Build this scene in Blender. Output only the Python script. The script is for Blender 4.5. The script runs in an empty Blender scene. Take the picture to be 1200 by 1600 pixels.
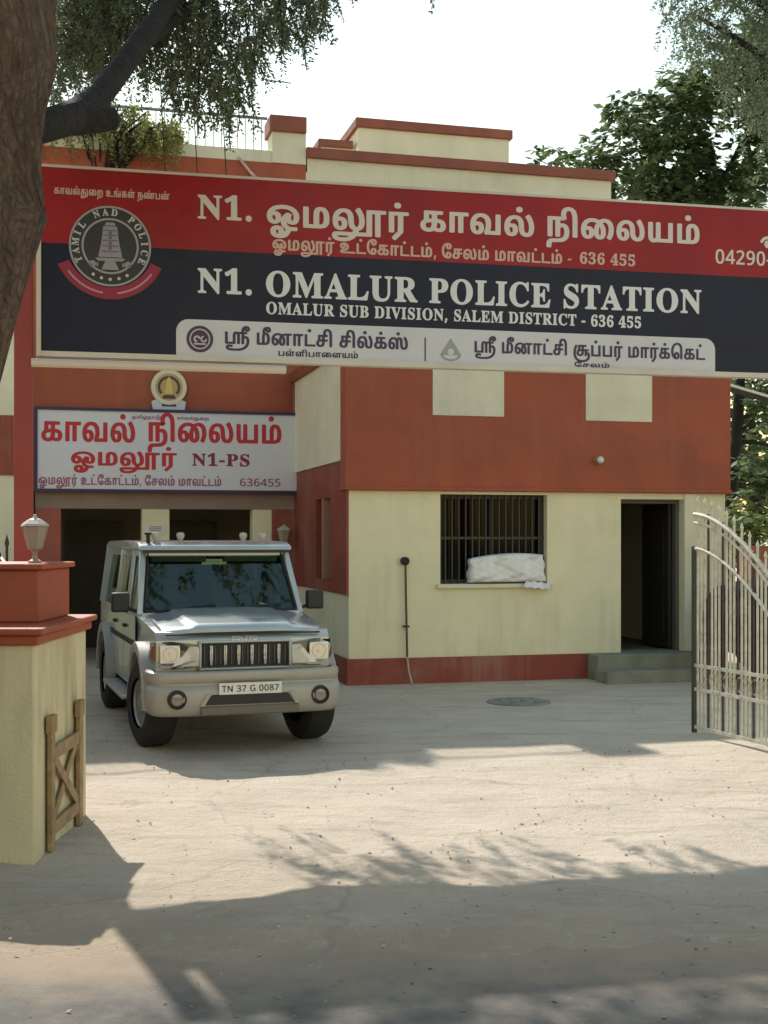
import bpy, bmesh, math, random
import numpy as np
from mathutils import Vector, Matrix
from mathutils.geometry import tessellate_polygon
SC = bpy.context.scene
COL = SC.collection
R = math.radians

# ------------------------------------------------------------------ camera, sky, sun, exposure
CAM_H = 1.75
cd = bpy.data.cameras.new('camera'); cam = bpy.data.objects.new('camera', cd); COL.objects.link(cam)
cam.location = (0, 0, CAM_H); cam.rotation_euler = (R(90), 0, 0)
cd.sensor_fit = 'HORIZONTAL'; cd.sensor_width = 36; cd.lens = 60
cd.shift_y = 40 / 1200; cd.clip_start = 0.05; cd.clip_end = 3000
SC.camera = cam
SUN_EL, SUN_AZ = R(42), math.atan2(-0.39, 0.92)       # sun stands behind the building, to the left
W = bpy.data.worlds.new('World'); SC.world = W; W.use_nodes = True
wn = W.node_tree.nodes; wl = W.node_tree.links
sky = wn.new('ShaderNodeTexSky'); sky.sky_type = 'NISHITA'; sky.sun_disc = False
sky.sun_elevation = SUN_EL; sky.sun_rotation = SUN_AZ
sky.air_density = 2.2; sky.dust_density = 0.4; sky.ozone_density = 0.1; sky.altitude = 0
warm = wn.new('ShaderNodeMix'); warm.data_type = 'RGBA'; warm.blend_type = 'MULTIPLY'; warm.inputs[0].default_value = 1; warm.inputs[7].default_value = (0.97, 0.945, 0.90, 1)   # dusty daylight
wl.new(sky.outputs[0], warm.inputs[6]); wl.new(warm.outputs[2], wn['Background'].inputs[0]); wn['Background'].inputs[1].default_value = 0.14
sl = bpy.data.lights.new('sun', 'SUN'); sl.energy = 3.8; sl.angle = R(0.6); sl.color = (1, 0.95, 0.87)
so = bpy.data.objects.new('sun', sl); COL.objects.link(so)
sdir = Vector((math.sin(SUN_AZ) * math.cos(SUN_EL), math.cos(SUN_AZ) * math.cos(SUN_EL), math.sin(SUN_EL)))
so.rotation_euler = sdir.to_track_quat('Z', 'Y').to_euler(); so.location = (-8, 20, 25)
SC.view_settings.view_transform = 'Standard'; SC.view_settings.look = 'None'
SC.view_settings.exposure = 0.47; SC.view_settings.gamma = 1
SC.cycles.max_bounces = 8; SC.cycles.transparent_max_bounces = 12

# ------------------------------------------------------------------ materials
def mat(name, col, rough=0.6, metal=0.0, var=0.0, scale=3.0, bump=0.0, bscale=60.0, dirt=None, dscale=2.0, damt=0.5, stretch=1.0, spec=0.5, coat=0.0, streak=None, samt=0.4, bdist=0.02):
    m = bpy.data.materials.new(name); m.use_nodes = True
    n = m.node_tree.nodes; l = m.node_tree.links; b = n['Principled BSDF']
    b.inputs['Roughness'].default_value = rough; b.inputs['Metallic'].default_value = metal
    b.inputs['Specular IOR Level'].default_value = spec; b.inputs['Coat Weight'].default_value = coat
    b.inputs['Base Color'].default_value = (*col, 1)
    if not (var or bump or dirt or streak): return m
    tc = n.new('ShaderNodeTexCoord'); mp = n.new('ShaderNodeMapping'); mp.inputs['Scale'].default_value = (1, 1, stretch)
    l.new(tc.outputs['Object'], mp.inputs[0]); src = None
    if var:
        t = n.new('ShaderNodeTexNoise'); t.inputs['Scale'].default_value = scale; t.inputs['Detail'].default_value = 6
        l.new(mp.outputs[0], t.inputs['Vector'])
        r = n.new('ShaderNodeMapRange'); r.inputs[1].default_value = 0.3; r.inputs[2].default_value = 0.7
        r.inputs[3].default_value = 1 - var; r.inputs[4].default_value = 1 + var
        l.new(t.outputs['Fac'], r.inputs[0])
        x = n.new('ShaderNodeMix'); x.data_type = 'RGBA'; x.blend_type = 'MULTIPLY'; x.inputs[0].default_value = 1
        x.inputs[6].default_value = (*col, 1); l.new(r.outputs[0], x.inputs[7]); src = x.outputs[2]
    if dirt:
        t = n.new('ShaderNodeTexNoise'); t.inputs['Scale'].default_value = dscale; t.inputs['Detail'].default_value = 8; t.inputs['Roughness'].default_value = 0.65
        l.new(mp.outputs[0], t.inputs['Vector'])
        r = n.new('ShaderNodeMapRange'); r.inputs[1].default_value = 0.48; r.inputs[2].default_value = 0.72
        r.inputs[3].default_value = 0; r.inputs[4].default_value = damt; l.new(t.outputs['Fac'], r.inputs[0])
        x = n.new('ShaderNodeMix'); x.data_type = 'RGBA'; l.new(r.outputs[0], x.inputs[0])
        if src: l.new(src, x.inputs[6])
        else: x.inputs[6].default_value = (*col, 1)
        x.inputs[7].default_value = (*dirt, 1); src = x.outputs[2]
    if streak:          # runs of rain and dust down the plaster, and a few hairline cracks
        m2 = n.new('ShaderNodeMapping'); m2.inputs['Scale'].default_value = (1, 1, 0.07); l.new(tc.outputs['Object'], m2.inputs[0])
        t = n.new('ShaderNodeTexNoise'); t.inputs['Scale'].default_value = 7; t.inputs['Detail'].default_value = 7; t.inputs['Roughness'].default_value = 0.7; l.new(m2.outputs[0], t.inputs['Vector'])
        q = n.new('ShaderNodeTexNoise'); q.inputs['Scale'].default_value = 0.9; q.inputs['Detail'].default_value = 3; l.new(tc.outputs['Object'], q.inputs['Vector'])
        mu = n.new('ShaderNodeMath'); mu.operation = 'MULTIPLY'; l.new(t.outputs['Fac'], mu.inputs[0]); l.new(q.outputs['Fac'], mu.inputs[1])
        r = n.new('ShaderNodeMapRange'); r.inputs[1].default_value = 0.26; r.inputs[2].default_value = 0.40; r.inputs[3].default_value = 0; r.inputs[4].default_value = samt; l.new(mu.outputs[0], r.inputs[0])
        x = n.new('ShaderNodeMix'); x.data_type = 'RGBA'; l.new(r.outputs[0], x.inputs[0]); l.new(src, x.inputs[6]); x.inputs[7].default_value = (*streak, 1); src = x.outputs[2]
    if src: l.new(src, b.inputs['Base Color'])
    if bump:
        t = n.new('ShaderNodeTexNoise'); t.inputs['Scale'].default_value = bscale; t.inputs['Detail'].default_value = 4
        l.new(tc.outputs['Object'], t.inputs['Vector'])
        k = n.new('ShaderNodeBump'); k.inputs['Strength'].default_value = bump; k.inputs['Distance'].default_value = bdist
        l.new(t.outputs['Fac'], k.inputs['Height']); l.new(k.outputs[0], b.inputs['Normal'])
    return m

def leafmat(name, c1, c2, trans=0.45):
    m = bpy.data.materials.new(name); m.use_nodes = True
    n = m.node_tree.nodes; l = m.node_tree.links; b = n['Principled BSDF']
    g = n.new('ShaderNodeNewGeometry'); x = n.new('ShaderNodeMix'); x.data_type = 'RGBA'
    x.inputs[6].default_value = (*c1, 1); x.inputs[7].default_value = (*c2, 1)
    l.new(g.outputs['Random Per Island'], x.inputs[0]); l.new(x.outputs[2], b.inputs['Base Color'])
    b.inputs['Roughness'].default_value = 0.55; b.inputs['Specular IOR Level'].default_value = 0.35
    t = n.new('ShaderNodeBsdfTranslucent'); l.new(x.outputs[2], t.inputs[0])
    k = n.new('ShaderNodeMixShader'); k.inputs[0].default_value = trans
    l.new(b.outputs[0], k.inputs[1]); l.new(t.outputs[0], k.inputs[2]); l.new(k.outputs[0], n['Material Output'].inputs[0])
    return m

def glassmat(name, tint, refl=0.0, ior=1.6):
    m = bpy.data.materials.new(name); m.use_nodes = True
    n = m.node_tree.nodes; l = m.node_tree.links
    t = n.new('ShaderNodeBsdfTransparent'); t.inputs[0].default_value = (*tint, 1)
    g = n.new('ShaderNodeBsdfGlossy'); g.inputs['Roughness'].default_value = 0.03; g.inputs[0].default_value = (0.85, 0.93, 0.84, 1)
    f = n.new('ShaderNodeFresnel'); f.inputs[0].default_value = ior
    a = n.new('ShaderNodeMath'); a.operation = 'ADD'; a.inputs[1].default_value = refl; l.new(f.outputs[0], a.inputs[0])
    k = n.new('ShaderNodeMixShader'); l.new(a.outputs[0], k.inputs[0]); l.new(t.outputs[0], k.inputs[1]); l.new(g.outputs[0], k.inputs[2])
    l.new(k.outputs[0], n['Material Output'].inputs[0]); return m

CREAM = mat('cream_paint', (0.83, 0.775, 0.54), 0.75, var=0.06, scale=1.3, bump=0.25, bscale=70, dirt=(0.66, 0.61, 0.43), dscale=1.4, damt=0.4, streak=(0.40, 0.36, 0.25), samt=0.22)
CREAM2 = mat('upper_cream_paint', (0.78, 0.74, 0.57), 0.75, var=0.07, scale=1.5, bump=0.25, bscale=70, dirt=(0.6, 0.57, 0.43), dscale=1.6, damt=0.4, streak=(0.5, 0.47, 0.37), samt=0.3)
TERRA = mat('terracotta_paint', (0.38, 0.085, 0.038), 0.62, var=0.12, scale=1.2, bump=0.22, bscale=70, dirt=(0.22, 0.07, 0.045), dscale=1.3, damt=0.6, streak=(0.40, 0.15, 0.09), samt=0.22)
MAROON = mat('maroon_paint', (0.28, 0.052, 0.035), 0.6, var=0.12, scale=2, bump=0.2, dirt=(0.24, 0.13, 0.09), dscale=2, damt=0.6, streak=(0.33, 0.2, 0.14), samt=0.5)
REDPOST = mat('red_paint', (0.30, 0.045, 0.04), 0.5, var=0.12, scale=2, dirt=(0.2, 0.06, 0.05), damt=0.5)
CAPM = mat('brown_cap_paint', (0.29, 0.085, 0.055), 0.65, var=0.15, scale=3, bump=0.25, dirt=(0.16, 0.08, 0.06), dscale=4, damt=0.6)
DARKIN = mat('interior_shade_tone', (0.16, 0.15, 0.12), 0.8, var=0.1)  # room and porch shade put into the wall colour
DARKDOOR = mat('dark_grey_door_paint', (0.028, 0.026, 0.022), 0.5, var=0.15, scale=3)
IRON = mat('dark_iron', (0.03, 0.03, 0.032), 0.45, 0.3)
STEPM = mat('grey_green_concrete', (0.25, 0.25, 0.2), 0.85, var=0.2, scale=4, bump=0.4, bscale=50)
WHITE = mat('white_paint', (0.75, 0.74, 0.70), 0.5, var=0.05, scale=8)
BLACK = mat('black_rubber', (0.015, 0.015, 0.015), 0.65)
CHROME = mat('chrome', (0.75, 0.77, 0.78), 0.12, 1.0)

# ------------------------------------------------------------------ helpers
def obj(name, bm, m, parent=None, bevel=0, seg=2, smooth=False, kind=None):
    me = bpy.data.meshes.new(name)
    if isinstance(bm, bmesh.types.BMesh):
        bmesh.ops.recalc_face_normals(bm, faces=bm.faces); bm.to_mesh(me); bm.free()
    else: me = bm
    me.materials.append(m)
    o = bpy.data.objects.new(name, me); COL.objects.link(o)
    if parent: o.parent = parent
    if bevel:
        k = o.modifiers.new('bevel', 'BEVEL'); k.width = bevel; k.segments = seg; k.limit_method = 'ANGLE'; k.angle_limit = R(30); k.harden_normals = False
    if smooth or bevel:
        for p in me.polygons: p.use_smooth = True
        try: me.set_sharp_from_angle(angle=R(40 if not bevel else 60))
        except Exception: pass
    if kind: o['kind'] = kind
    return o
def thing(name, label, cat, loc=(0, 0, 0), rotz=0.0, group=None):
    o = bpy.data.objects.new(name, None); COL.objects.link(o); o.empty_display_size = 0.1
    o.location = loc; o.rotation_euler = (0, 0, rotz); return tag(o, label, cat, group)
def tag(o, label, cat, group=None):
    o['label'] = label; o['category'] = cat
    if group: o['group'] = group
    return o
def B(): return bmesh.new()
def box(bm, x0, x1, y0, y1, z0, z1, M=None):
    v = [bm.verts.new((x, y, z)) for x in (x0, x1) for y in (y0, y1) for z in (z0, z1)]
    for f in ((0, 1, 3, 2), (4, 6, 7, 5), (0, 4, 5, 1), (2, 3, 7, 6), (0, 2, 6, 4), (1, 5, 7, 3)): bm.faces.new([v[i] for i in f])
    if M: bmesh.ops.transform(bm, matrix=M, verts=v)
    return v
def prism(bm, pts, a0, a1, axis='x'):
    """closed outline extruded along an axis; outline given in the two other axes (alphabetical order)"""
    def P(p, a):
        return {'x': (a, p[0], p[1]), 'y': (p[0], a, p[1]), 'z': (p[0], p[1], a)}[axis]
    lo = [bm.verts.new(P(p, a0)) for p in pts]; hi = [bm.verts.new(P(p, a1)) for p in pts]
    n = len(pts)
    for i in range(n): bm.faces.new((lo[i], lo[(i + 1) % n], hi[(i + 1) % n], hi[i]))
    tri = tessellate_polygon([[Vector((p[0], p[1], 0)) for p in pts]])
    if n <= 8 :
        bm.faces.new(lo[::-1]); bm.faces.new(hi)
    else:
        for t in tri:
            for r in (lo, hi):
                try: bm.faces.new([r[i] for i in t])
                except ValueError: pass
        bmesh.ops.dissolve_limit(bm, angle_limit=R(1), verts=lo + hi, edges=list({e for v in lo + hi for e in v.link_edges}))
def tube(bm, pts, rad, seg=8, cap=True):
    """tube through points, rad scalar or list"""
    pts = [Vector(p) for p in pts]; n = len(pts); rings = []
    up = Vector((0.13, 0.21, 1)).normalized()
    prev = None
    for i, p in enumerate(pts):
        d = (pts[min(i + 1, n - 1)] - pts[max(i - 1, 0)]).normalized()
        a = d.cross(up if prev is None else prev)
        if a.length < 1e-3: a = d.cross(Vector((1, 0, 0)))
        a.normalize(); b = a.cross(d).normalized(); prev = b if False else None
        r = rad[i] if isinstance(rad, (list, tuple)) else rad
        rings.append([bm.verts.new(p + a * (r * math.cos(t)) + b * (r * math.sin(t))) for t in [2 * math.pi * k / seg for k in range(seg)]])
    for i in range(n - 1):
        for k in range(seg): bm.faces.new((rings[i][k], rings[i][(k + 1) % seg], rings[i + 1][(k + 1) % seg], rings[i + 1][k]))
    if cap: bm.faces.new(rings[0][::-1]); bm.faces.new(rings[-1])
def lathe(bm, prof, c=(0, 0, 0), axis='z', seg=24, cap=True):
    """prof: (r, h) list revolved about the axis through c"""
    rings = []; vs = []
    for r, h in prof:
        ring = []
        for k in range(seg):
            t = 2 * math.pi * k / seg; a, b = r * math.cos(t), r * math.sin(t)
            p = {'z': (a, b, h), 'y': (a, h, b), 'x': (h, a, b)}[axis]
            ring.append(bm.verts.new(Vector(p) + Vector(c)))
        rings.append(ring); vs += ring
    for i in range(len(rings) - 1):
        for k in range(seg): bm.faces.new((rings[i][k], rings[i][(k + 1) % seg], rings[i + 1][(k + 1) % seg], rings[i + 1][k]))
    if cap and prof[0][0] > 1e-6: bm.faces.new(rings[0][::-1])
    if cap and prof[-1][0] > 1e-6: bm.faces.new(rings[-1])
    bmesh.ops.remove_doubles(bm, verts=vs, dist=1e-5)
def walls(bm, x0, x1, z0, z1, y0, y1, holes=()):
    """slab with rectangular holes (xa, xb, za, zb)"""
    xs = sorted({x0, x1, *[h[0] for h in holes], *[h[1] for h in holes]}); zs = sorted({z0, z1, *[h[2] for h in holes], *[h[3] for h in holes]})
    for i in range(len(xs) - 1):
        for j in range(len(zs) - 1):
            cx, cz = (xs[i] + xs[i + 1]) / 2, (zs[j] + zs[j + 1]) / 2
            if any(h[0] < cx < h[1] and h[2] < cz < h[3] for h in holes): continue
            box(bm, xs[i], xs[i + 1], y0, y1, zs[j], zs[j + 1])
    bmesh.ops.remove_doubles(bm, verts=bm.verts, dist=1e-5)
    seen = {}
    for f in list(bm.faces):
        k = tuple(sorted(v.index for v in f.verts)) if False else frozenset(f.verts)
        seen.setdefault(k, []).append(f)
    bmesh.ops.delete(bm, geom=[f for fs in seen.values() if len(fs) > 1 for f in fs], context='FACES_ONLY')
def quadmesh(name, V, F=None):
    me = bpy.data.meshes.new(name); V = np.asarray(V, dtype=np.float32)
    n = len(V) // 4; me.vertices.add(len(V)); me.vertices.foreach_set('co', V.ravel())
    me.loops.add(4 * n); me.loops.foreach_set('vertex_index', np.arange(4 * n, dtype=np.int32))
    me.polygons.add(n); me.polygons.foreach_set('loop_start', np.arange(0, 4 * n, 4, dtype=np.int32))
    me.update(); me.validate(); return me

# ------------------------------------------------------------------ lettering (outlines of the letters, drawn as thin raised sheets)
GL = {
 1016: (1040, [[[334,-336,267,-324,210,-303,164,-271,135,-236,117,-189,115,-133,126,-89,154,-48,204,-12,257,5,324,11,407,-1,457,-25,494,-60,517,-109,524,-162,570,-89,506,-49,456,4,432,57,420,133,377,86,317,57,257,47,160,56,94,87,49,131,19,191,9,254,13,317,26,364,56,417,94,461,194,529,334,571,457,583,577,581,697,561,794,525,873,474,931,411,964,341,976,267,971,197,952,141,914,91,870,64,794,47,714,50,647,70,593,107,617,41,674,-3,734,-17,880,-19,914,-28,920,-39,917,-113,880,-125,735,-126,654,-249,614,-284,560,-313,464,-336],[326,-226,348,-193,352,-146,336,-106,310,-96,287,-123,282,-169,300,-209],[234,151,250,157,264,177,271,237,250,283,234,293,217,291,177,266,176,244,196,181],[756,154,779,164,798,201,804,257,798,301,762,374,730,405,686,434,634,455,570,468,427,469,347,455,277,428,242,401,290,397,357,378,404,342,432,294,444,226,512,314,597,371,654,372,737,333,751,317,730,257,726,214,737,174]]]),
 1029: (913, [[[70,-16,45,2,46,558,83,572,173,572,206,566,217,555,217,95,223,90,356,93,358,402,371,465,400,516,436,549,480,570,540,582,603,583,696,563,767,512,817,425,839,308,834,178,824,135,800,85,766,46,726,18,620,-12,546,-18],[530,92,580,94,610,105,636,130,654,168,665,232,664,315,650,388,626,440,603,466,576,475,553,457,536,418,529,352]]]),
 1148: (1679, [[[230,-336,103,-307,56,-281,22,-249,-1,-206,-5,-159,5,-123,26,-98,63,-78,130,-67,613,-67,638,-16,566,23,522,77,492,174,484,314,467,394,430,450,373,473,323,471,273,448,228,404,197,344,280,346,340,335,386,315,430,277,458,224,466,164,457,101,436,54,406,19,366,-7,266,-30,173,-20,93,20,62,54,35,104,15,201,23,337,65,441,96,481,146,525,193,551,253,571,316,582,386,583,453,574,526,552,599,494,631,444,654,357,661,214,672,151,703,97,726,83,750,81,783,100,807,144,819,211,817,291,804,357,780,421,695,547,783,612,816,618,850,611,910,530,963,421,987,327,994,227,984,147,955,74,903,17,819,-19,805,-59,810,-67,1042,-63,1042,551,1050,563,1086,571,1606,571,1648,557,1650,484,1640,471,1476,461,1475,-159,1433,-174,1336,-173,1305,-159,1303,461,1220,464,1216,-153,1210,-165,1173,-174,743,-175,643,-260,540,-307,403,-334],[267,-229,380,-226,470,-207,529,-176,426,-174,166,-175,170,-196,186,-211,220,-224],[241,77,260,76,281,94,297,157,280,217,260,235,240,239,206,226,180,204,199,121,217,94]]]),
 1090: (695, [[[210,-227,190,-218,132,-157,323,30,324,460,316,465,217,460,217,3,206,-11,86,-18,46,-4,45,350,45,553,60,567,623,571,665,556,665,483,656,472,496,460,495,-4,269,-220,246,-228]],[[290,663,250,676,221,703,210,733,216,776,239,806,263,820,313,830,350,827,386,816,417,790,430,756,427,720,411,693,383,672,333,661]]]),
 1018: (880, [[[211,-27,137,-11,71,23,27,70,7,126,10,193,27,236,64,280,116,313,121,560,161,571,697,570,717,564,726,553,726,483,711,469,541,464,539,350,637,337,707,317,760,286,791,253,815,196,819,133,802,70,767,25,711,-9,631,-25,494,-14,464,-3,457,17,417,-4,354,-22,284,-30],[246,80,291,79,320,90,342,110,358,140,367,237,304,240,224,226,198,210,183,186,179,143,187,116,211,93],[563,83,614,84,631,98,642,123,647,160,639,196,621,219,597,231,540,236,535,153,519,93],[283,346,367,349,367,462,283,463]]]),
 1041: (695, [[[70,-16,45,2,50,562,86,572,623,572,656,565,666,552,665,482,656,472,626,465,497,462,496,288,493,-5,453,-18,363,-17,333,-11,324,5,323,461,220,464,216,-2,203,-13,176,-18]]]),
 1036: (1099, [[[209,-27,132,-5,77,36,34,106,17,176,15,280,35,380,82,462,149,524,205,554,259,571,392,584,505,564,559,540,602,510,660,436,690,340,692,230,680,163,658,96,662,90,826,93,831,560,869,571,989,565,999,553,999,480,999,3,990,-10,955,-18,515,-18,479,-9,472,0,468,63,503,143,518,223,519,286,510,346,486,403,451,443,405,467,349,474,299,461,256,433,218,386,198,343,315,341,372,323,409,299,439,265,460,216,465,146,459,106,429,43,375,-2,292,-27],[243,76,259,76,279,93,297,156,280,216,262,234,239,239,202,223,180,203,201,120,219,93]]]),
 1092: (1068, [[[209,-27,132,-5,82,30,41,90,20,156,14,263,28,356,62,436,119,503,209,557,332,583,469,571,552,536,613,476,643,413,657,336,664,186,679,133,709,92,749,81,782,100,809,150,819,213,817,290,803,360,779,423,696,550,780,610,812,617,855,607,888,563,929,496,966,413,993,280,993,210,979,130,953,70,915,25,852,-12,755,-30,645,-18,570,20,526,70,501,130,488,210,480,343,460,410,442,438,415,460,389,471,342,474,295,461,255,434,219,390,198,343,315,341,372,323,409,299,439,265,460,216,465,146,459,106,429,43,375,-2,292,-27],[243,76,259,76,280,93,297,153,280,216,262,234,239,239,202,223,180,203,202,116,221,90]],[[475,663,436,676,408,703,397,733,401,773,415,796,445,818,479,828,535,828,575,815,606,786,617,756,613,716,591,686,562,669,519,660]]]),
 1026: (844, [[[35,-337,11,-323,5,-216,25,-156,63,-113,112,-85,165,-72,429,-63,512,-47,552,-24,583,11,603,57,611,114,606,187,589,234,559,265,522,268,477,241,475,-4,435,-18,342,-17,308,-6,305,457,299,465,217,461,215,-4,175,-18,85,-18,52,-9,45,4,45,127,45,551,55,565,89,571,609,571,643,564,653,551,650,477,612,465,479,463,477,374,545,380,609,375,655,362,702,334,739,296,765,247,779,197,785,131,776,44,759,-9,725,-61,669,-111,602,-143,515,-164,225,-178,199,-193,181,-223,175,-323,139,-335]]]),
 1042: (317, [[[67,-15,45,2,45,505,34,612,11,685,-19,725,-53,745,-93,749,-128,735,-157,702,-171,652,-167,592,-140,512,-176,497,-276,497,-313,508,-334,562,-344,622,-334,712,-296,778,-248,818,-176,849,-93,861,-10,855,64,833,124,793,174,732,201,662,216,562,217,2,207,-11,187,-16]]]),
 1048: (1215, [[[209,-27,155,-14,109,9,75,38,45,83,25,136,15,200,15,276,24,336,67,433,139,507,235,557,349,581,502,577,642,537,739,574,855,584,952,567,1022,533,1062,499,1095,456,1120,403,1136,336,1139,256,1133,190,1117,123,1088,53,1047,-17,1022,-28,972,-24,893,26,891,36,939,126,956,183,965,263,959,336,939,396,905,441,862,467,805,474,755,456,804,400,833,350,856,286,868,210,867,150,856,93,835,50,805,15,762,-12,702,-27,645,-30,589,-21,542,-2,504,30,482,60,462,107,429,43,375,-2,292,-27],[244,76,259,75,280,93,297,153,280,216,262,234,239,239,202,223,180,203,202,116,221,90],[655,80,665,79,682,103,697,180,689,256,661,333,652,339,638,300,625,213,631,126],[455,240,481,343,540,446,495,464,425,474,355,471,305,455,239,406,201,343,292,344,362,328,411,296]]]),
 1033: (1068, [[[209,-27,132,-5,82,30,41,90,20,156,14,263,28,356,62,436,119,503,209,557,332,583,469,571,552,536,613,476,643,413,657,336,664,186,679,133,709,92,749,81,782,100,809,150,819,213,817,290,803,360,779,423,696,550,780,610,812,617,855,607,888,563,929,496,966,413,993,280,993,210,979,130,953,70,915,25,852,-12,755,-30,645,-18,570,20,526,70,501,130,488,210,480,343,460,410,442,438,415,460,389,471,342,474,295,461,255,434,219,390,198,343,315,341,372,323,409,299,439,265,460,216,465,146,459,106,429,43,375,-2,292,-27],[243,76,259,76,280,93,297,153,280,216,262,234,239,239,202,223,180,203,202,116,221,90]]]),
 1030: (1018, [[[200,-26,150,-14,106,12,76,47,55,94,45,177,46,557,83,571,173,571,206,565,217,554,219,164,229,111,250,83,276,86,310,121,315,561,350,571,440,571,482,557,484,301,486,91,743,91,746,554,756,565,786,571,876,571,913,561,914,-6,876,-18,330,-15,260,-28]]]),
 1088: (913, [[[70,-16,45,2,46,558,83,572,173,572,206,566,217,555,217,95,223,90,356,93,358,402,371,465,400,516,436,549,480,570,540,582,603,583,696,563,767,512,817,425,839,308,834,178,824,135,800,85,766,46,726,18,620,-12,546,-18],[530,92,580,94,610,105,636,130,654,168,665,232,664,315,650,388,626,440,603,466,576,475,553,457,536,418,529,352]],[[410,661,363,674,336,696,322,725,322,768,341,798,370,819,410,829,450,829,496,816,525,792,540,755,538,722,520,691,490,671]]]),
 1010: (1122, [[[145,-15,82,1,35,38,21,68,19,105,39,153,72,180,125,200,352,231,415,252,442,270,460,295,472,342,470,375,450,422,420,448,426,378,420,342,401,302,369,267,319,241,255,228,195,227,135,238,65,277,38,308,21,345,14,388,18,438,31,475,55,508,102,543,169,569,262,583,355,582,442,569,515,544,567,512,612,463,640,398,644,315,625,252,585,201,532,167,469,144,372,124,202,105,192,102,191,92,1055,90,1093,75,1091,-5,1052,-18],[213,332,242,342,260,382,253,452,242,474,232,474,196,452,181,415,187,362]]]),
 1082: (748, [[[70,-16,45,2,50,562,86,572,176,572,206,566,217,555,217,98,223,90,700,87,719,72,719,2,713,-8,676,-18]],[[326,661,283,673,254,695,239,725,239,765,253,793,286,819,333,830,370,828,413,816,443,791,457,758,455,722,440,695,410,672,360,660]]]),
 1047: (775, [[[398,-27,298,-8,214,28,133,90,84,150,43,230,20,316,13,436,24,530,46,603,84,676,121,722,188,780,261,820,331,844,411,858,508,860,608,840,678,802,706,773,726,736,736,653,715,576,668,525,588,492,504,487,418,505,353,553,323,620,324,707,283,676,244,630,214,573,193,506,185,416,199,300,236,210,294,140,301,226,322,280,364,324,428,354,531,364,611,346,673,306,711,246,722,196,718,126,698,73,660,30,611,-1,544,-21,474,-30],[488,80,528,100,552,146,551,203,524,252,508,257,491,248,467,203,467,136],[524,593,553,613,568,660,560,710,528,743,511,748,503,736,486,666,497,616]]]),
 1023: (748, [[[70,-16,45,2,50,562,86,572,176,572,206,566,217,555,217,98,223,90,700,87,719,72,719,2,713,-8,676,-18]]]),
 2: (268, [[[33,-134,28,-124,78,116,96,123,196,120,205,103,190,49,119,-130,103,-137]]]),
 1020: (778, [[[211,-27,137,-11,71,23,27,70,7,126,10,193,27,236,64,280,116,313,120,560,161,571,704,569,726,553,724,477,687,465,541,464,539,353,544,346,684,346,717,339,727,326,724,253,687,241,541,239,535,153,518,93,489,46,437,5,334,-25],[246,80,313,86,336,103,355,133,365,173,368,236,304,240,224,226,198,210,183,186,179,143,187,116,211,93],[283,346,367,349,367,462,283,463]]]),
 3: (322, [[[32,224,27,234,32,312,288,313,296,304,296,231,288,223]]]),
 1163: (1569, [[[480,-336,280,-313,190,-287,141,-259,106,-223,91,-173,102,-123,137,-83,203,-52,293,-40,393,-45,503,-66,514,-76,511,-96,500,-149,483,-163,450,-168,316,-147,269,-156,266,-176,283,-193,393,-220,570,-230,746,-230,916,-217,1043,-191,1129,-159,1203,-117,1253,-74,1300,-9,1327,71,1334,154,1321,221,1296,257,1273,270,1256,270,1204,241,1199,-6,1160,-18,1040,-11,1029,4,1029,461,944,464,940,-3,900,-18,784,-13,769,4,764,397,748,451,733,471,720,475,692,447,679,401,676,4,666,-10,633,-18,83,-17,46,-3,45,67,45,551,56,565,176,571,206,565,217,554,220,91,496,90,502,97,508,434,532,497,580,548,630,572,693,583,750,582,803,569,1026,573,1029,674,1059,747,1097,791,1130,815,1210,848,1290,860,1383,857,1460,838,1507,807,1541,754,1543,687,1523,638,1479,601,1393,577,1296,586,1234,621,1213,647,1200,682,1188,641,1189,601,1200,572,1336,571,1366,565,1377,551,1377,484,1366,471,1203,461,1203,374,1310,379,1396,355,1457,307,1498,227,1508,117,1497,37,1464,-49,1413,-123,1353,-180,1276,-230,1196,-267,1076,-303,960,-324,830,-337],[1368,677,1380,684,1388,707,1385,734,1370,753,1360,753,1352,721]]]),
 1133: (913, [[[70,-16,45,2,46,558,86,572,176,572,215,558,217,95,353,90,358,402,373,468,406,525,392,575,388,642,396,688,415,735,470,798,546,839,653,860,770,854,846,826,898,772,909,732,908,692,900,662,880,629,843,600,803,585,756,577,686,580,640,593,604,615,580,643,563,682,551,618,560,584,656,576,733,542,780,496,810,442,834,352,840,238,824,135,791,72,760,40,720,15,613,-13],[530,92,580,94,610,105,636,130,654,168,665,232,664,315,650,388,626,440,603,466,576,475,553,457,536,418,529,352],[730,678,743,683,752,708,748,735,735,752,723,752,717,728,719,698]]]),
 1027: (1289, [[[209,-27,125,-1,89,25,61,56,24,140,14,260,31,360,77,446,149,514,235,557,339,580,442,583,555,567,659,529,749,557,845,570,1245,567,1260,553,1260,483,1252,472,1219,465,1091,463,1090,273,1089,-4,1049,-18,929,-11,918,3,918,460,862,464,779,451,767,443,813,383,847,316,868,210,867,150,856,93,835,50,805,15,762,-12,702,-27,645,-30,589,-21,542,-2,504,30,482,60,462,107,429,43,375,-2,292,-27],[243,76,259,76,280,93,297,153,280,216,262,234,239,239,202,223,180,203,202,116,221,90],[655,80,665,79,682,103,697,180,689,256,662,330,654,336,641,303,625,210,631,126],[453,240,484,346,543,446,495,464,425,474,355,471,309,456,239,406,201,343,292,344,362,328,411,296]]]),
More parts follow.
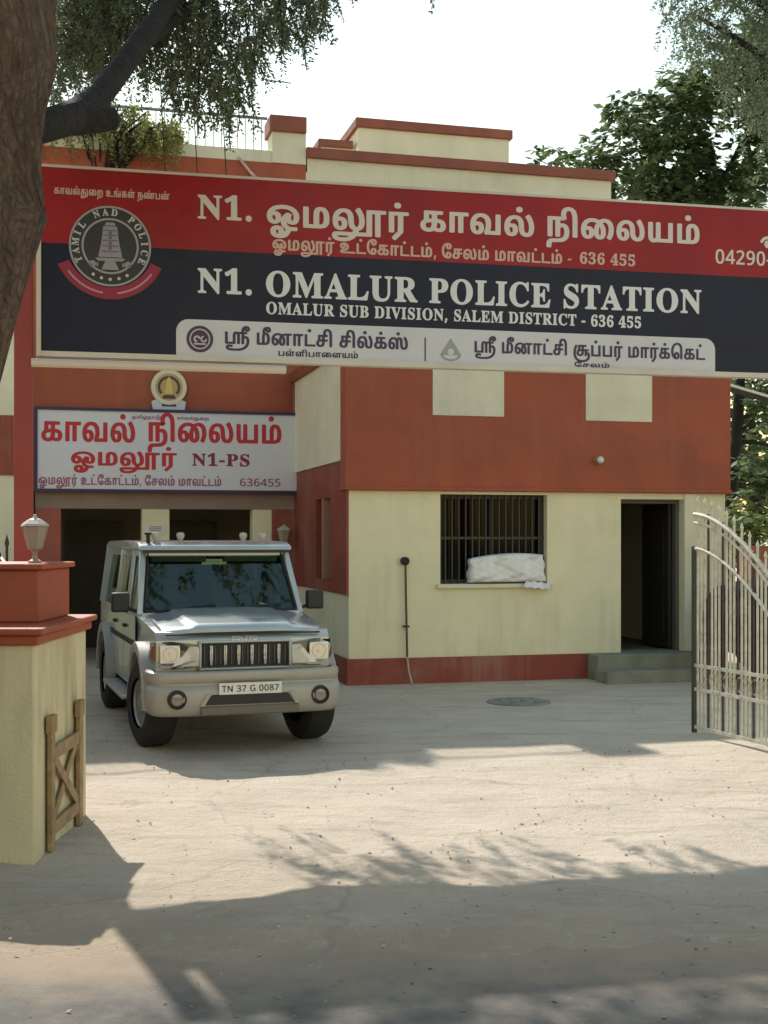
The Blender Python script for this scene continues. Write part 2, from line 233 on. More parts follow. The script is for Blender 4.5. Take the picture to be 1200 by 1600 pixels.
 1077: (880, [[[211,-27,137,-11,71,23,27,70,7,126,10,193,27,236,64,280,116,313,121,560,161,571,697,570,717,564,726,553,726,483,711,469,541,464,539,350,637,337,707,317,760,286,791,253,815,196,819,133,802,70,767,25,711,-9,631,-25,494,-14,464,-3,457,17,417,-4,354,-22,284,-30],[246,80,291,79,320,90,342,110,358,140,367,237,304,240,224,226,198,210,183,186,179,143,187,116,211,93],[563,83,614,84,631,98,642,123,647,160,639,196,621,219,597,231,540,236,535,153,519,93],[283,346,367,349,367,462,283,463]],[[401,663,361,676,333,703,323,730,326,773,344,800,374,820,427,830,461,828,497,817,529,790,542,756,538,716,520,690,487,669,444,660]]]),
 1098: (1340, [[[209,-27,119,2,58,60,34,106,20,156,15,280,38,386,85,469,155,531,249,570,335,584,419,580,495,560,559,522,625,567,699,584,782,578,845,554,893,510,923,443,933,360,934,210,948,136,980,93,1019,80,1052,97,1079,143,1090,200,1089,286,1076,353,1050,423,967,550,1052,610,1112,614,1130,603,1169,549,1229,436,1257,343,1265,236,1259,163,1239,96,1205,43,1162,6,1105,-18,1029,-30,949,-25,889,-8,822,38,778,113,761,200,750,413,733,460,712,474,682,439,668,386,666,0,655,-11,625,-18,515,-15,494,0,494,306,479,386,452,431,415,461,372,474,322,470,282,454,244,423,219,390,198,343,315,341,372,323,409,299,439,265,460,216,460,110,431,46,379,0,309,-25],[243,76,259,76,279,93,297,156,280,216,262,234,239,239,202,223,180,203,202,116,221,90]],[[612,663,575,674,545,700,532,736,535,770,554,800,585,820,635,830,669,828,712,814,739,790,752,753,749,720,730,690,705,672,665,662]]]),
 1109: (1250, [[[543,-336,393,-313,267,-266,163,-195,88,-106,42,4,25,117,36,277,82,414,142,524,173,565,206,571,240,565,322,514,253,390,215,287,198,187,202,81,229,-19,276,-96,330,-147,420,-194,556,-223,756,-220,896,-187,956,-157,997,-123,1028,-79,1044,-26,1044,34,1023,77,1006,89,996,84,995,1,986,-10,953,-18,843,-14,826,1,825,237,777,237,773,160,757,97,727,47,683,10,626,-14,520,-30,440,-26,353,-3,298,31,273,57,252,94,244,174,252,211,273,251,306,284,353,314,355,557,396,571,920,571,953,565,964,551,964,484,956,473,923,465,776,461,776,349,1083,346,1116,338,1125,327,1123,254,1086,240,1000,240,996,194,1080,188,1143,164,1194,114,1217,54,1218,-46,1190,-126,1136,-196,1063,-250,953,-297,840,-324,710,-338],[478,81,513,78,550,86,571,101,591,131,603,184,604,237,543,240,463,227,436,211,422,191,416,161,422,121,441,97],[520,347,604,347,602,464,520,461]]]),
 1087: (833, [[[70,-16,45,2,45,552,56,566,176,572,206,566,217,555,220,91,556,90,560,238,562,558,603,572,693,572,732,558,734,5,723,-11,690,-18]],[[366,662,323,674,293,699,279,732,282,768,296,794,330,819,410,829,450,819,484,792,497,765,497,725,485,698,456,674,410,661]]]),
 1028: (833, [[[70,-16,45,2,45,552,56,566,176,572,206,566,217,555,220,91,556,90,560,238,562,558,603,572,693,572,732,558,734,5,723,-11,690,-18]]]),
 1046: (956, [[[352,-27,272,-11,202,20,132,72,89,123,48,200,24,280,14,370,17,463,35,550,60,613,105,686,152,738,215,787,279,821,359,847,445,860,585,851,695,812,745,776,783,736,812,690,833,636,849,556,856,466,856,0,845,-11,815,-18,712,-16,692,-10,684,3,683,440,676,530,660,610,635,666,592,716,535,744,472,750,402,737,339,707,280,660,235,596,204,523,188,433,188,340,202,263,215,229,255,303,292,334,339,354,415,367,509,357,574,326,620,276,642,213,643,133,632,93,612,56,549,2,462,-25],[406,76,429,79,452,93,476,140,476,203,445,253,429,259,405,246,381,200,382,136]]]),
 1122: (1146, [[[240,-336,113,-310,33,-262,8,-229,-5,-179,-1,-136,17,-106,60,-79,130,-67,616,-66,640,7,641,94,630,141,611,177,583,207,543,228,531,131,511,77,473,30,416,-4,316,-27,213,-27,116,-4,54,37,29,67,12,104,7,181,19,221,43,260,117,314,119,557,160,571,683,571,716,564,726,551,726,484,713,470,540,461,539,347,676,307,726,275,764,237,797,181,817,104,818,21,799,-63,866,-67,874,-59,874,554,886,566,916,571,1006,571,1044,557,1045,-159,1006,-174,746,-175,653,-257,543,-307,386,-336],[269,-229,386,-226,473,-207,534,-176,433,-174,166,-175,170,-196,190,-213],[241,81,276,78,313,86,334,101,354,131,367,187,367,237,306,240,226,227,203,214,185,191,178,154,186,118,210,93],[283,347,367,347,365,464,283,461]]]),
 1032: (924, [[[33,-337,8,-319,5,-203,32,-143,77,-102,120,-82,183,-69,410,-65,513,-53,590,-18,637,41,660,111,671,184,673,264,664,347,648,404,623,444,587,471,553,475,530,465,509,444,486,384,481,-3,440,-18,347,-17,312,-6,305,394,288,451,260,475,232,447,219,394,215,1,203,-12,173,-18,80,-17,44,-3,43,374,53,454,89,521,150,565,233,583,327,575,403,535,447,561,503,578,617,581,700,558,767,510,797,471,821,421,847,291,841,134,827,71,800,5,767,-46,723,-89,677,-120,610,-147,487,-170,247,-174,213,-182,193,-197,179,-223,173,-323,137,-335]]]),
 1078: (1099, [[[70,-16,45,2,45,552,56,566,86,572,603,572,640,564,647,552,643,476,606,464,476,464,474,375,570,380,626,373,676,355,723,319,751,272,760,228,760,172,738,95,743,90,827,95,830,560,870,572,960,572,996,560,999,378,999,5,990,-11,956,-18,330,-16,301,-2,304,78,340,90,560,91,585,152,584,228,563,263,546,271,526,269,475,242,473,145,466,135,430,127,340,127,310,134,300,148,300,461,220,464,216,-2,203,-13,176,-18]],[[500,662,460,672,429,695,413,728,413,762,429,795,456,816,500,828,543,829,583,819,616,793,630,765,630,725,618,698,583,671,540,661]]]),
 1093: (1125, [[[209,-27,155,-14,109,9,77,36,48,76,18,173,17,306,42,396,96,480,182,544,285,578,385,584,505,559,549,571,1055,571,1092,560,1096,486,1088,473,1055,465,926,460,924,-4,885,-18,765,-12,754,0,754,73,752,464,666,460,666,0,655,-11,625,-18,535,-18,505,-12,494,0,493,403,459,438,422,460,372,474,325,471,285,455,249,427,219,388,198,343,315,341,372,323,409,299,439,265,460,216,460,110,431,46,379,0,309,-25],[243,76,259,76,280,93,297,153,280,216,262,234,239,239,202,223,180,203,201,120,219,93]],[[505,663,465,676,438,700,425,733,428,770,442,794,472,818,505,827,559,828,599,817,629,793,644,763,643,723,629,696,595,671,549,661]]]),
 1083: (1704, [[[209,-27,155,-14,109,9,77,36,48,76,29,123,17,176,14,260,20,320,57,416,117,490,209,547,319,577,379,584,482,580,565,564,649,533,739,568,839,584,972,574,1082,533,1162,557,1262,570,1659,567,1674,553,1674,483,1667,473,1635,465,1505,462,1505,140,1500,-7,1465,-17,1375,-18,1335,-6,1331,460,1239,461,1188,446,1235,379,1269,296,1283,220,1280,136,1267,83,1246,43,1212,8,1179,-11,1119,-27,1062,-30,1002,-21,962,-5,929,19,901,53,881,96,869,151,853,86,826,36,789,2,735,-21,645,-30,552,-8,495,40,462,107,429,43,375,-2,292,-27],[243,76,259,76,280,93,297,153,280,216,262,234,239,239,202,223,180,203,202,116,221,90],[655,80,665,79,682,103,697,180,689,256,662,331,652,336,641,306,625,210,631,126],[1070,80,1081,80,1097,103,1111,170,1104,260,1077,336,1069,338,1054,296,1039,200,1047,120],[869,226,898,343,965,450,925,468,859,475,802,468,761,450,806,393,837,340],[454,240,485,353,541,446,495,464,425,474,355,471,305,455,239,406,201,343,292,344,362,328,411,296]],[[795,663,755,676,728,700,715,733,718,770,732,794,762,818,795,827,849,828,889,817,919,793,934,763,933,723,919,696,885,671,839,661]]]),
 1086: (1289, [[[209,-27,125,-1,89,25,61,56,24,140,14,260,31,360,77,446,149,514,235,557,339,580,442,583,555,567,659,529,749,557,845,570,1245,567,1260,553,1260,483,1252,472,1219,465,1091,463,1090,273,1089,-4,1049,-18,929,-11,918,3,918,460,862,464,779,451,767,443,813,383,847,316,868,210,867,150,856,93,835,50,805,15,762,-12,702,-27,645,-30,589,-21,542,-2,504,30,482,60,462,107,429,43,375,-2,292,-27],[243,76,259,76,280,93,297,153,280,216,262,234,239,239,202,223,180,203,202,116,221,90],[655,80,665,79,682,103,697,180,689,256,662,330,654,336,641,303,625,210,631,126],[453,240,484,346,543,446,495,464,425,474,355,471,309,456,239,406,201,343,292,344,362,328,411,296]],[[589,663,549,676,521,700,508,733,511,770,525,795,555,818,589,828,642,828,682,817,712,793,727,763,726,723,712,696,679,671,632,661]]]),
 1025: (880, [[[35,-337,11,-323,5,-216,25,-156,69,-108,112,-85,185,-69,435,-64,545,-47,585,-27,615,1,636,37,647,84,644,144,626,184,592,215,545,233,539,227,530,127,511,77,473,31,419,-4,315,-27,225,-29,125,-7,65,27,33,61,14,97,7,181,22,227,44,261,117,314,117,531,122,561,159,571,682,571,719,563,726,551,726,484,715,471,685,465,542,464,540,347,682,312,729,288,769,253,810,181,819,131,819,67,806,7,779,-43,735,-90,685,-123,619,-150,532,-167,225,-178,199,-193,181,-223,175,-323,139,-335],[241,81,289,79,315,87,335,102,354,131,366,177,367,237,305,240,229,228,203,214,185,191,178,154,185,121,205,96],[283,347,367,347,365,464,283,461]]]),
 1094: (913, [[[218,-336,101,-307,63,-283,38,-253,23,-219,21,-166,37,-119,65,-89,111,-62,185,-45,271,-45,328,-58,332,-83,325,-133,318,-142,285,-151,221,-149,198,-163,198,-208,238,-230,308,-233,361,-224,404,-196,436,-149,381,-93,355,-18,85,-18,55,-11,44,1,44,554,55,565,88,571,178,571,215,559,217,127,221,90,355,92,356,367,367,454,387,497,418,534,458,561,511,578,555,583,645,578,701,561,755,524,794,474,819,417,835,347,841,264,836,191,822,131,800,84,764,44,725,17,678,0,531,-23,547,-59,571,-73,741,-77,775,-85,782,-96,778,-173,741,-184,598,-185,525,-276,481,-304,431,-323,341,-338],[533,91,578,93,618,110,641,138,655,174,665,241,663,324,649,391,628,437,601,467,575,475,555,460,537,424,530,367]],[[418,660,371,671,341,690,324,717,320,757,334,791,361,815,401,828,441,830,485,821,518,800,537,771,540,731,525,697,501,677,461,663]]]),
 1116: (1070, [[[373,-312,306,-299,246,-276,193,-242,153,-205,88,-109,46,21,28,185,29,301,42,415,82,555,119,628,156,681,209,738,263,779,323,813,393,839,533,861,616,859,709,841,769,819,821,788,871,745,907,698,951,591,971,425,970,-2,959,-12,929,-18,813,-13,799,1,799,365,791,488,771,588,739,657,712,691,669,723,623,742,576,750,523,748,466,736,413,713,363,679,308,621,258,538,224,441,205,335,201,178,212,65,239,-45,279,-124,326,-172,383,-199,439,-204,496,-190,541,-159,573,-112,593,-55,604,25,603,101,590,171,566,215,533,229,485,201,483,-6,446,-18,356,-18,326,-13,313,-2,312,551,323,565,443,572,481,561,486,333,606,332,659,316,703,288,731,258,756,211,779,95,776,-9,761,-95,734,-162,690,-222,633,-267,563,-296,466,-314]]]),
 1034: (1125, [[[209,-27,155,-14,109,9,77,36,48,76,18,173,17,306,42,396,96,480,182,544,285,578,385,584,505,559,549,571,1055,571,1092,560,1096,486,1088,473,1055,465,926,460,924,-4,885,-18,765,-12,754,0,754,73,752,464,666,460,666,0,655,-11,625,-18,535,-18,505,-12,494,0,493,403,459,438,422,460,372,474,325,471,285,455,249,427,219,388,198,343,315,341,372,323,409,299,439,265,460,216,460,110,431,46,379,0,309,-25],[243,76,259,76,280,93,297,153,280,216,262,234,239,239,202,223,180,203,201,120,219,93]]]),
 2065: (694, [[[-15,-19,-29,-5,-27,35,22,58,46,92,289,695,302,713,335,713,349,702,545,238,622,68,635,54,675,35,677,-2,665,-18,337,-18,325,-2,329,38,392,54,405,68,365,175,172,177,163,172,148,135,128,68,142,54,202,40,207,2,200,-15],[198,262,331,262,285,375,262,424]]]),
 2066: (703, [[[21,-19,8,-2,11,37,78,60,93,95,94,565,89,602,78,621,10,642,11,691,28,698,391,695,491,675,534,655,568,627,602,565,603,485,576,425,505,368,581,324,609,295,629,258,640,202,636,152,622,108,597,68,538,20,441,-13,368,-20],[307,58,348,57,385,66,408,85,422,115,431,168,429,228,415,275,391,302,348,319,288,321,287,95,292,68],[288,398,318,397,361,408,396,442,406,488,406,542,385,605,338,625,305,625,291,615]]]),
 2067: (741, [[[347,-34,254,-15,177,24,109,86,63,156,33,239,22,322,30,422,57,509,94,571,141,623,201,666,261,693,334,710,401,713,464,703,581,668,598,676,615,709,644,713,659,709,667,692,666,452,651,439,617,441,592,492,558,549,524,587,477,620,431,637,361,636,327,623,296,599,272,566,240,462,232,389,233,272,257,162,300,96,334,72,367,61,427,55,481,65,537,91,634,176,651,171,682,136,671,109,620,52,547,1,457,-29]]]),
 2068: (782, [[[27,-19,13,-2,17,37,80,58,92,85,93,568,80,618,9,642,10,691,27,698,377,696,490,676,560,646,614,606,659,552,689,492,708,418,708,258,691,185,650,108,616,68,567,31,504,3,434,-13,344,-20],[307,58,374,60,427,84,461,122,489,188,504,298,502,415,481,515,444,578,410,606,374,620,317,624,292,612,288,102,293,68]]]),
 2069: (702, [[[19,-19,5,-2,9,38,76,55,94,92,95,558,81,618,12,642,13,691,29,698,603,694,611,675,611,478,599,457,559,463,533,548,513,576,483,596,396,619,329,621,293,612,289,389,343,394,380,422,401,465,418,528,453,534,468,522,469,172,456,157,419,159,397,248,379,280,343,302,293,310,293,72,313,63,366,61,426,67,483,85,543,128,602,228,643,232,653,225,656,208,611,-12,593,-20]]]),
 2073: (432, [[[18,-19,4,-2,8,38,78,62,94,95,96,578,92,605,82,622,8,640,7,688,25,698,365,697,380,682,377,642,305,622,291,598,289,105,302,64,378,38,380,-8,362,-20]]]),
 2076: (679, [[[21,-19,7,-2,11,38,78,59,92,92,94,572,80,618,11,642,11,689,31,698,365,698,385,689,389,655,381,638,311,626,292,605,287,345,287,115,293,75,305,65,401,64,485,88,545,142,599,245,631,250,648,243,652,225,611,-12,591,-20]]]),
 2077: (988, [[[19,-19,5,-5,7,35,19,45,80,62,91,82,95,115,94,592,79,622,9,642,7,685,26,698,269,698,286,692,473,261,659,693,926,695,935,678,931,642,866,617,851,575,851,108,858,68,873,53,930,38,934,-2,919,-19,593,-20,574,-8,577,38,643,58,657,85,656,497,444,-8,429,-19,396,-18,176,487,176,88,193,57,263,40,267,-8,249,-20]]]),
 2078: (779, [[[595,-35,179,467,178,86,192,58,259,41,263,-8,242,-20,32,-20,15,-13,15,39,82,58,95,96,96,566,51,622,20,636,11,649,11,682,25,697,239,696,562,306,562,599,545,623,482,639,477,686,499,698,709,698,725,691,730,676,725,640,663,622,648,596,645,-14,632,-35]]]),
 2079: (826, [[[353,-34,283,-21,213,8,163,41,105,99,68,156,39,229,25,302,25,376,42,459,72,529,105,579,156,630,216,671,276,696,359,713,429,713,499,700,559,677,623,636,676,582,710,532,744,452,758,376,756,292,743,226,716,159,677,99,623,45,563,5,506,-18,423,-35],[379,39,443,48,466,60,494,89,527,156,547,282,544,422,520,532,503,569,471,609,439,629,403,639,353,636,323,623,282,582,254,522,234,392,235,269,262,146,311,69,343,49]]]),
 2080: (666, [[[21,-19,7,-2,11,38,78,59,92,92,94,572,89,602,79,618,11,642,7,675,13,692,31,698,395,696,491,679,559,642,605,585,625,515,619,438,588,375,538,328,475,300,405,288,288,282,293,75,311,55,371,39,371,-13,355,-20],[288,365,361,371,388,386,405,409,419,498,412,555,392,598,345,620,305,621,290,612]]]),
 2082: (748, [[[21,-19,7,-2,11,38,78,59,92,92,94,572,89,602,79,618,11,642,8,678,17,695,391,696,488,679,571,641,605,607,626,568,636,525,635,465,621,422,598,385,555,348,501,322,508,307,670,68,688,51,728,37,732,-2,721,-18,495,-15,291,294,291,85,308,57,372,38,371,-13,355,-20],[291,368,368,377,400,395,419,418,432,458,435,505,429,555,408,595,361,619,311,621,293,612,287,578]]]),
 2083: (625, [[[62,-35,47,-14,47,236,59,253,104,249,131,166,159,112,189,78,236,51,299,42,352,55,386,86,398,129,390,166,366,196,172,301,132,332,90,379,68,422,57,482,64,556,87,612,139,671,212,706,302,713,446,682,456,686,469,710,496,714,515,709,522,692,522,476,512,458,469,461,442,529,412,576,374,612,329,636,276,641,232,629,202,599,195,559,205,529,236,499,442,393,516,326,543,269,552,209,547,146,523,82,466,18,382,-23,269,-35,206,-26,126,-2,115,-4,96,-34]]]),
 2084: (674, [[[134,-19,121,-2,124,37,198,59,215,105,215,618,208,624,171,619,115,592,77,542,56,462,41,454,12,455,-1,475,3,688,21,698,491,698,611,697,624,688,627,675,627,475,614,454,584,453,573,462,553,538,521,585,468,616,414,624,408,618,410,95,417,68,428,57,500,38,503,-8,484,-20]]]),
 2085: (777, [[[330,-38,254,-25,197,-2,147,41,116,93,93,199,90,589,74,620,10,640,5,656,10,691,27,698,350,698,370,689,374,656,369,639,304,623,289,603,286,186,297,126,320,83,364,58,404,53,470,62,514,85,544,123,565,196,565,593,547,620,478,639,472,656,477,691,494,698,700,698,721,686,717,639,660,617,648,589,645,239,637,166,605,73,580,38,544,5,497,-18,450,-31]]]),
 2086: (681, [[[314,-38,296,-17,44,573,14,619,-33,640,-37,679,-29,694,-16,698,323,693,330,676,324,639,257,626,244,609,365,306,381,269,387,268,509,589,511,613,504,623,441,635,431,643,428,676,434,692,451,698,657,697,672,686,674,653,664,635,617,620,596,589,359,-24,347,-37]]]),
 2048: (603, [[[249,-28,189,-16,142,7,103,42,68,92,45,148,28,218,18,305,18,415,28,498,48,578,98,668,139,706,186,729,246,742,309,743,362,732,412,709,458,668,490,622,516,558,534,478,542,385,540,292,513,148,490,95,456,45,416,8,369,-16,309,-29],[262,78,296,77,323,102,340,155,350,238,353,415,344,535,327,605,299,636,262,636,235,608,218,548,209,462,206,302,215,185,234,108]]]),
 2049: (603, [[[94,-19,80,2,80,55,87,68,190,74,204,80,210,95,212,562,207,566,144,508,90,496,65,505,42,528,30,555,26,592,37,608,140,651,257,735,374,738,392,725,396,98,402,82,414,74,517,70,526,55,525,-5,517,-17,504,-20]]]),
 2050: (603, [[[33,-19,19,-2,21,112,200,298,263,375,308,462,321,548,315,598,300,627,273,642,237,640,213,626,199,602,177,475,140,471,87,484,47,512,29,545,23,602,39,652,69,688,97,708,193,740,327,739,383,726,426,705,470,665,497,612,505,548,491,482,461,425,411,362,182,132,380,132,417,155,447,227,517,229,529,208,521,-12,503,-20]]]),
 2051: (603, [[[200,-28,126,-16,58,18,20,69,13,128,23,160,46,186,76,202,110,208,127,198,146,122,190,88,226,80,270,84,302,98,321,118,337,155,342,208,337,242,316,278,290,299,253,313,136,320,126,342,126,402,136,418,243,424,290,452,313,502,317,572,307,608,289,632,256,643,226,638,206,622,192,592,180,498,166,488,136,489,93,498,53,519,25,558,19,602,28,642,56,682,96,712,150,732,210,742,286,743,396,720,439,695,473,662,494,625,503,585,501,522,485,475,460,439,397,385,470,342,517,278,528,238,529,182,511,105,466,42,396,-2,306,-26]]]),
 2052: (603, [[[178,-19,163,-2,167,65,181,73,241,77,265,88,273,115,271,164,8,167,-4,185,-3,252,283,725,298,734,358,734,435,734,452,718,454,275,541,271,552,265,556,248,551,173,538,166,455,164,454,112,468,83,543,65,546,-5,538,-17,525,-20],[119,275,272,275,275,528]]]),
 2053: (603, [[[205,-29,122,-12,58,27,27,82,23,122,30,148,62,186,122,199,136,185,147,128,172,97,218,80,272,87,304,108,326,145,337,215,332,262,308,314,262,342,178,346,105,331,46,358,75,712,81,728,95,734,318,734,465,734,482,727,488,522,472,513,412,514,390,572,378,583,175,584,160,448,248,454,332,446,388,430,442,400,483,358,512,298,522,242,520,172,509,128,486,82,445,36,415,14,318,-22]]]),
 2054: (603, [[[267,-29,197,-13,137,23,90,75,53,152,32,252,28,355,39,458,66,552,110,634,171,695,247,732,333,744,433,730,473,709,502,682,518,652,524,608,511,568,483,539,440,521,380,518,371,532,357,618,347,635,330,644,300,642,270,625,232,565,216,508,207,438,277,455,340,458,393,449,440,430,481,398,511,358,531,308,541,248,538,185,525,125,501,75,473,39,437,7,397,-13,323,-29],[282,78,317,81,343,108,358,155,362,222,357,285,340,328,313,352,283,357,237,343,203,315,210,218,226,148,251,102]]]),
 2055: (603, [[[162,-19,151,-8,151,12,401,582,152,583,132,568,113,488,39,486,27,505,32,715,39,730,56,734,522,734,536,730,543,715,541,655,265,-8,249,-20]]]),
 2056: (603, [[[235,-29,155,-13,95,18,50,62,25,112,13,192,27,255,65,308,136,362,85,412,55,455,38,512,37,562,48,612,65,648,122,705,172,729,218,739,328,741,385,730,435,706,478,664,506,612,514,535,502,482,465,432,407,388,478,337,519,288,543,225,543,152,513,72,448,11,355,-23],[260,68,305,70,338,87,362,118,373,162,370,198,356,225,282,281,245,298,228,285,195,242,183,195,184,152,198,112,222,84],[297,445,322,458,343,485,353,518,354,568,343,605,326,628,302,643,272,646,242,635,223,612,211,542,230,492]]]),
 2057: (603, [[[193,-29,124,-12,72,28,48,85,55,142,80,169,116,178,155,112,180,86,220,73,267,81,298,105,317,135,342,212,352,288,347,292,283,261,210,256,134,275,77,316,39,372,20,448,22,535,43,608,83,670,154,722,230,742,313,740,390,713,446,668,494,595,517,525,531,418,525,288,501,178,467,105,413,38,350,-5,280,-26],[261,368,317,377,340,396,356,422,351,502,338,568,316,612,290,633,260,636,230,621,212,592,199,538,197,472,206,418,227,383]]]),
 2046: (318, [[[120,-39,84,-27,59,-6,46,21,42,64,50,98,74,128,110,144,147,146,184,134,211,111,224,78,225,38,215,4,194,-20,160,-36]]]),
 2044: (318, [[[39,-154,18,-144,12,-124,65,126,89,141,193,140,213,126,220,96,190,-1,134,-137,109,-154]]]),
 2045: (372, [[[38,204,18,212,10,231,11,307,25,328,285,332,305,322,312,304,312,231,297,207]]]),
 3078: (800, [[[89,-12,74,5,75,718,95,728,205,727,222,720,555,205,556,715,575,727,676,725,686,712,683,-5,662,-13,555,-13,537,-5,202,510,203,-2,185,-13]]]),
 3080: (645, [[[89,-12,74,5,75,718,95,728,355,724,449,702,505,670,553,612,576,535,573,455,544,378,495,325,419,285,329,267,212,263,210,-2,192,-13],[213,368,342,377,382,391,412,414,431,452,437,515,427,558,402,591,372,609,332,619,211,622]]]),
 3083: (589, [[[193,-22,106,-10,34,15,28,25,30,115,59,123,146,94,213,83,253,81,319,91,353,107,377,135,388,178,384,215,369,245,342,268,169,345,86,404,61,438,44,478,39,575,69,647,103,682,139,706,223,733,336,736,419,722,504,692,508,682,480,605,449,595,376,619,306,631,229,623,200,605,183,581,174,545,179,508,196,475,223,453,405,372,479,318,507,278,520,242,520,142,507,102,483,65,413,10,313,-20]]]),
 3084: (596, [[[225,-12,210,2,209,618,-5,624,-13,635,-13,715,8,728,328,728,558,725,568,712,567,635,548,621,347,618,346,-2,328,-13]]]),
 3071: (768, [[[359,-22,269,-6,204,22,132,78,88,138,52,228,38,335,44,438,68,525,105,592,163,653,236,699,313,725,393,737,513,733,616,709,659,692,667,682,635,605,623,593,603,591,489,626,396,630,309,607,243,556,209,505,188,445,179,378,185,282,202,218,228,168,259,134,313,101,359,87,423,81,503,87,541,98,540,282,389,288,383,302,383,375,389,385,656,390,677,378,675,22,629,4,529,-16]]]),
 3048: (612, [[[251,-22,187,-7,142,18,101,59,69,112,49,165,33,245,26,335,29,445,57,582,80,632,114,676,157,709,197,726,257,738,321,737,381,723,427,697,471,655,502,605,525,542,541,455,542,265,528,178,508,118,481,69,447,31,411,4,371,-12,317,-22],[260,82,320,85,366,122,391,182,409,292,409,422,391,535,356,605,307,634,247,629,207,597,180,535,163,428,162,288,180,178,212,112]]]),
 3049: (612, [[[261,-12,246,2,246,568,154,497,137,492,114,500,66,562,74,575,177,656,271,726,361,727,378,712,378,2,361,-13]]]),
 3050: (612, [[[40,-12,25,2,26,77,320,382,364,455,378,528,360,595,313,630,270,636,223,629,176,609,120,571,100,568,79,578,36,632,35,645,120,702,213,733,320,735,406,711,470,663,501,612,515,535,504,458,474,395,434,338,199,95,530,92,544,78,543,-2,523,-13]]]),
 3051: (612, [[[190,-22,103,-9,30,18,22,32,22,112,31,122,50,124,157,88,257,78,320,88,370,118,390,152,399,195,394,242,378,272,347,295,303,310,140,320,131,332,131,402,148,418,257,421,327,443,368,488,379,552,371,585,355,608,320,629,293,635,210,629,123,589,100,577,77,581,30,642,31,658,83,693,147,719,200,732,277,738,373,726,440,696,493,638,515,575,513,508,493,452,450,405,405,378,486,332,527,272,538,188,531,142,514,98,463,37,390,-2,290,-22]]]),
 3052: (612, [[[353,-12,340,2,336,149,19,149,-2,162,-1,242,290,658,346,730,449,731,469,722,471,258,559,254,575,238,571,155,471,145,468,-5,449,-13],[147,255,339,258,339,530]]]),
 3053: (612, [[[198,-22,108,-6,45,21,41,116,68,125,145,94,218,80,278,80,321,91,361,114,386,145,399,188,399,248,373,308,325,339,228,350,118,336,59,372,83,712,105,728,278,728,478,726,489,712,488,635,468,621,208,621,191,448,345,446,405,429,455,402,491,368,522,318,536,265,537,198,528,148,509,102,481,63,441,28,398,4,338,-15]]]),
 3054: (612, [[[263,-22,207,-9,143,24,96,72,59,138,39,208,32,282,35,388,50,482,76,558,113,622,163,673,223,709,287,729,347,737,437,735,483,726,492,715,490,635,467,627,413,637,313,630,241,588,199,525,172,422,250,453,340,460,413,445,463,418,507,375,538,312,548,242,541,155,504,72,443,14,353,-19],[286,78,337,84,379,112,405,158,415,228,407,285,383,331,350,355,300,364,250,356,203,326,177,288,167,248,176,188,199,135,238,95]]]),
 3055: (612, [[[126,-12,114,5,396,618,29,624,21,638,26,722,159,728,532,727,546,715,546,648,256,-2,236,-13]]]),
 3056: (612, [[[244,-22,174,-9,107,21,64,62,36,112,26,195,42,262,81,315,159,375,97,429,70,465,50,525,50,582,77,650,141,705,224,733,334,735,401,719,447,696,489,658,512,618,522,542,509,485,474,436,402,378,471,332,517,282,541,228,544,162,519,82,491,47,454,17,367,-16],[262,75,324,77,363,92,395,122,411,165,409,212,391,248,347,283,299,308,271,319,207,282,176,248,160,202,161,158,183,112,214,87],[285,432,311,441,363,478,381,508,389,548,381,588,362,615,331,632,287,639,241,633,207,614,189,588,181,552,187,515,207,480]]]),
 3057: (612, [[[152,-22,102,-15,81,-5,82,80,105,88,178,76,228,78,272,88,311,108,343,135,373,182,402,292,308,257,205,257,128,284,70,335,34,412,28,518,48,598,72,641,105,678,162,715,238,736,332,733,402,709,448,676,499,612,529,538,542,452,542,358,526,235,496,148,458,87,402,33,342,1,258,-20],[249,352,298,352,345,368,385,403,406,448,405,498,385,562,355,604,312,631,272,636,218,619,184,585,167,542,161,465,175,408,205,369]]]),
 3045: (362, [[[32,217,17,231,17,307,28,318,292,319,306,304,306,231,295,218]]]),
 3066: (690, [[[89,-12,74,5,75,718,95,728,309,728,432,716,489,699,532,677,567,642,585,605,595,522,583,468,547,415,492,378,569,333,595,301,613,262,619,218,616,158,603,115,581,78,512,21,432,-6,369,-13],[211,92,365,91,409,100,439,117,466,155,477,208,470,252,447,288,412,310,362,320,212,320],[211,425,349,424,392,431,425,447,447,478,456,525,450,565,430,595,362,620,212,622]]]),
 3079: (821, [[[346,-22,259,-5,203,18,149,57,95,122,65,185,46,258,38,335,42,435,58,512,82,572,120,628,170,675,223,706,279,726,356,737,436,737,503,726,573,699,629,659,677,605,714,535,733,468,743,385,740,292,723,208,696,142,660,88,609,40,553,7,496,-12,433,-22],[350,85,446,87,483,99,523,124,571,192,597,288,597,425,570,525,519,594,479,617,429,630,336,627,263,593,212,525,185,435,182,302,212,188,263,121,303,98]]]),
 3076: (564, [[[89,-12,74,5,74,715,95,728,189,728,209,718,210,428,211,95,509,92,523,78,522,-2,502,-13]]]),
 3069: (596, [[[89,-12,74,5,75,718,95,728,505,727,519,715,519,635,499,621,212,620,210,452,215,426,479,426,499,417,501,335,492,324,212,320,210,98,215,92,509,90,519,78,518,-2,499,-13]]]),
 3082: (662, [[[89,-12,74,5,79,722,95,728,375,723,462,700,517,665,563,598,576,542,577,488,553,408,529,375,492,343,441,312,629,5,625,-8,609,-13,485,-9,314,278,215,281,210,-2,192,-13],[213,385,352,390,382,401,410,422,432,465,437,522,427,565,405,594,339,619,212,621]]]),
}
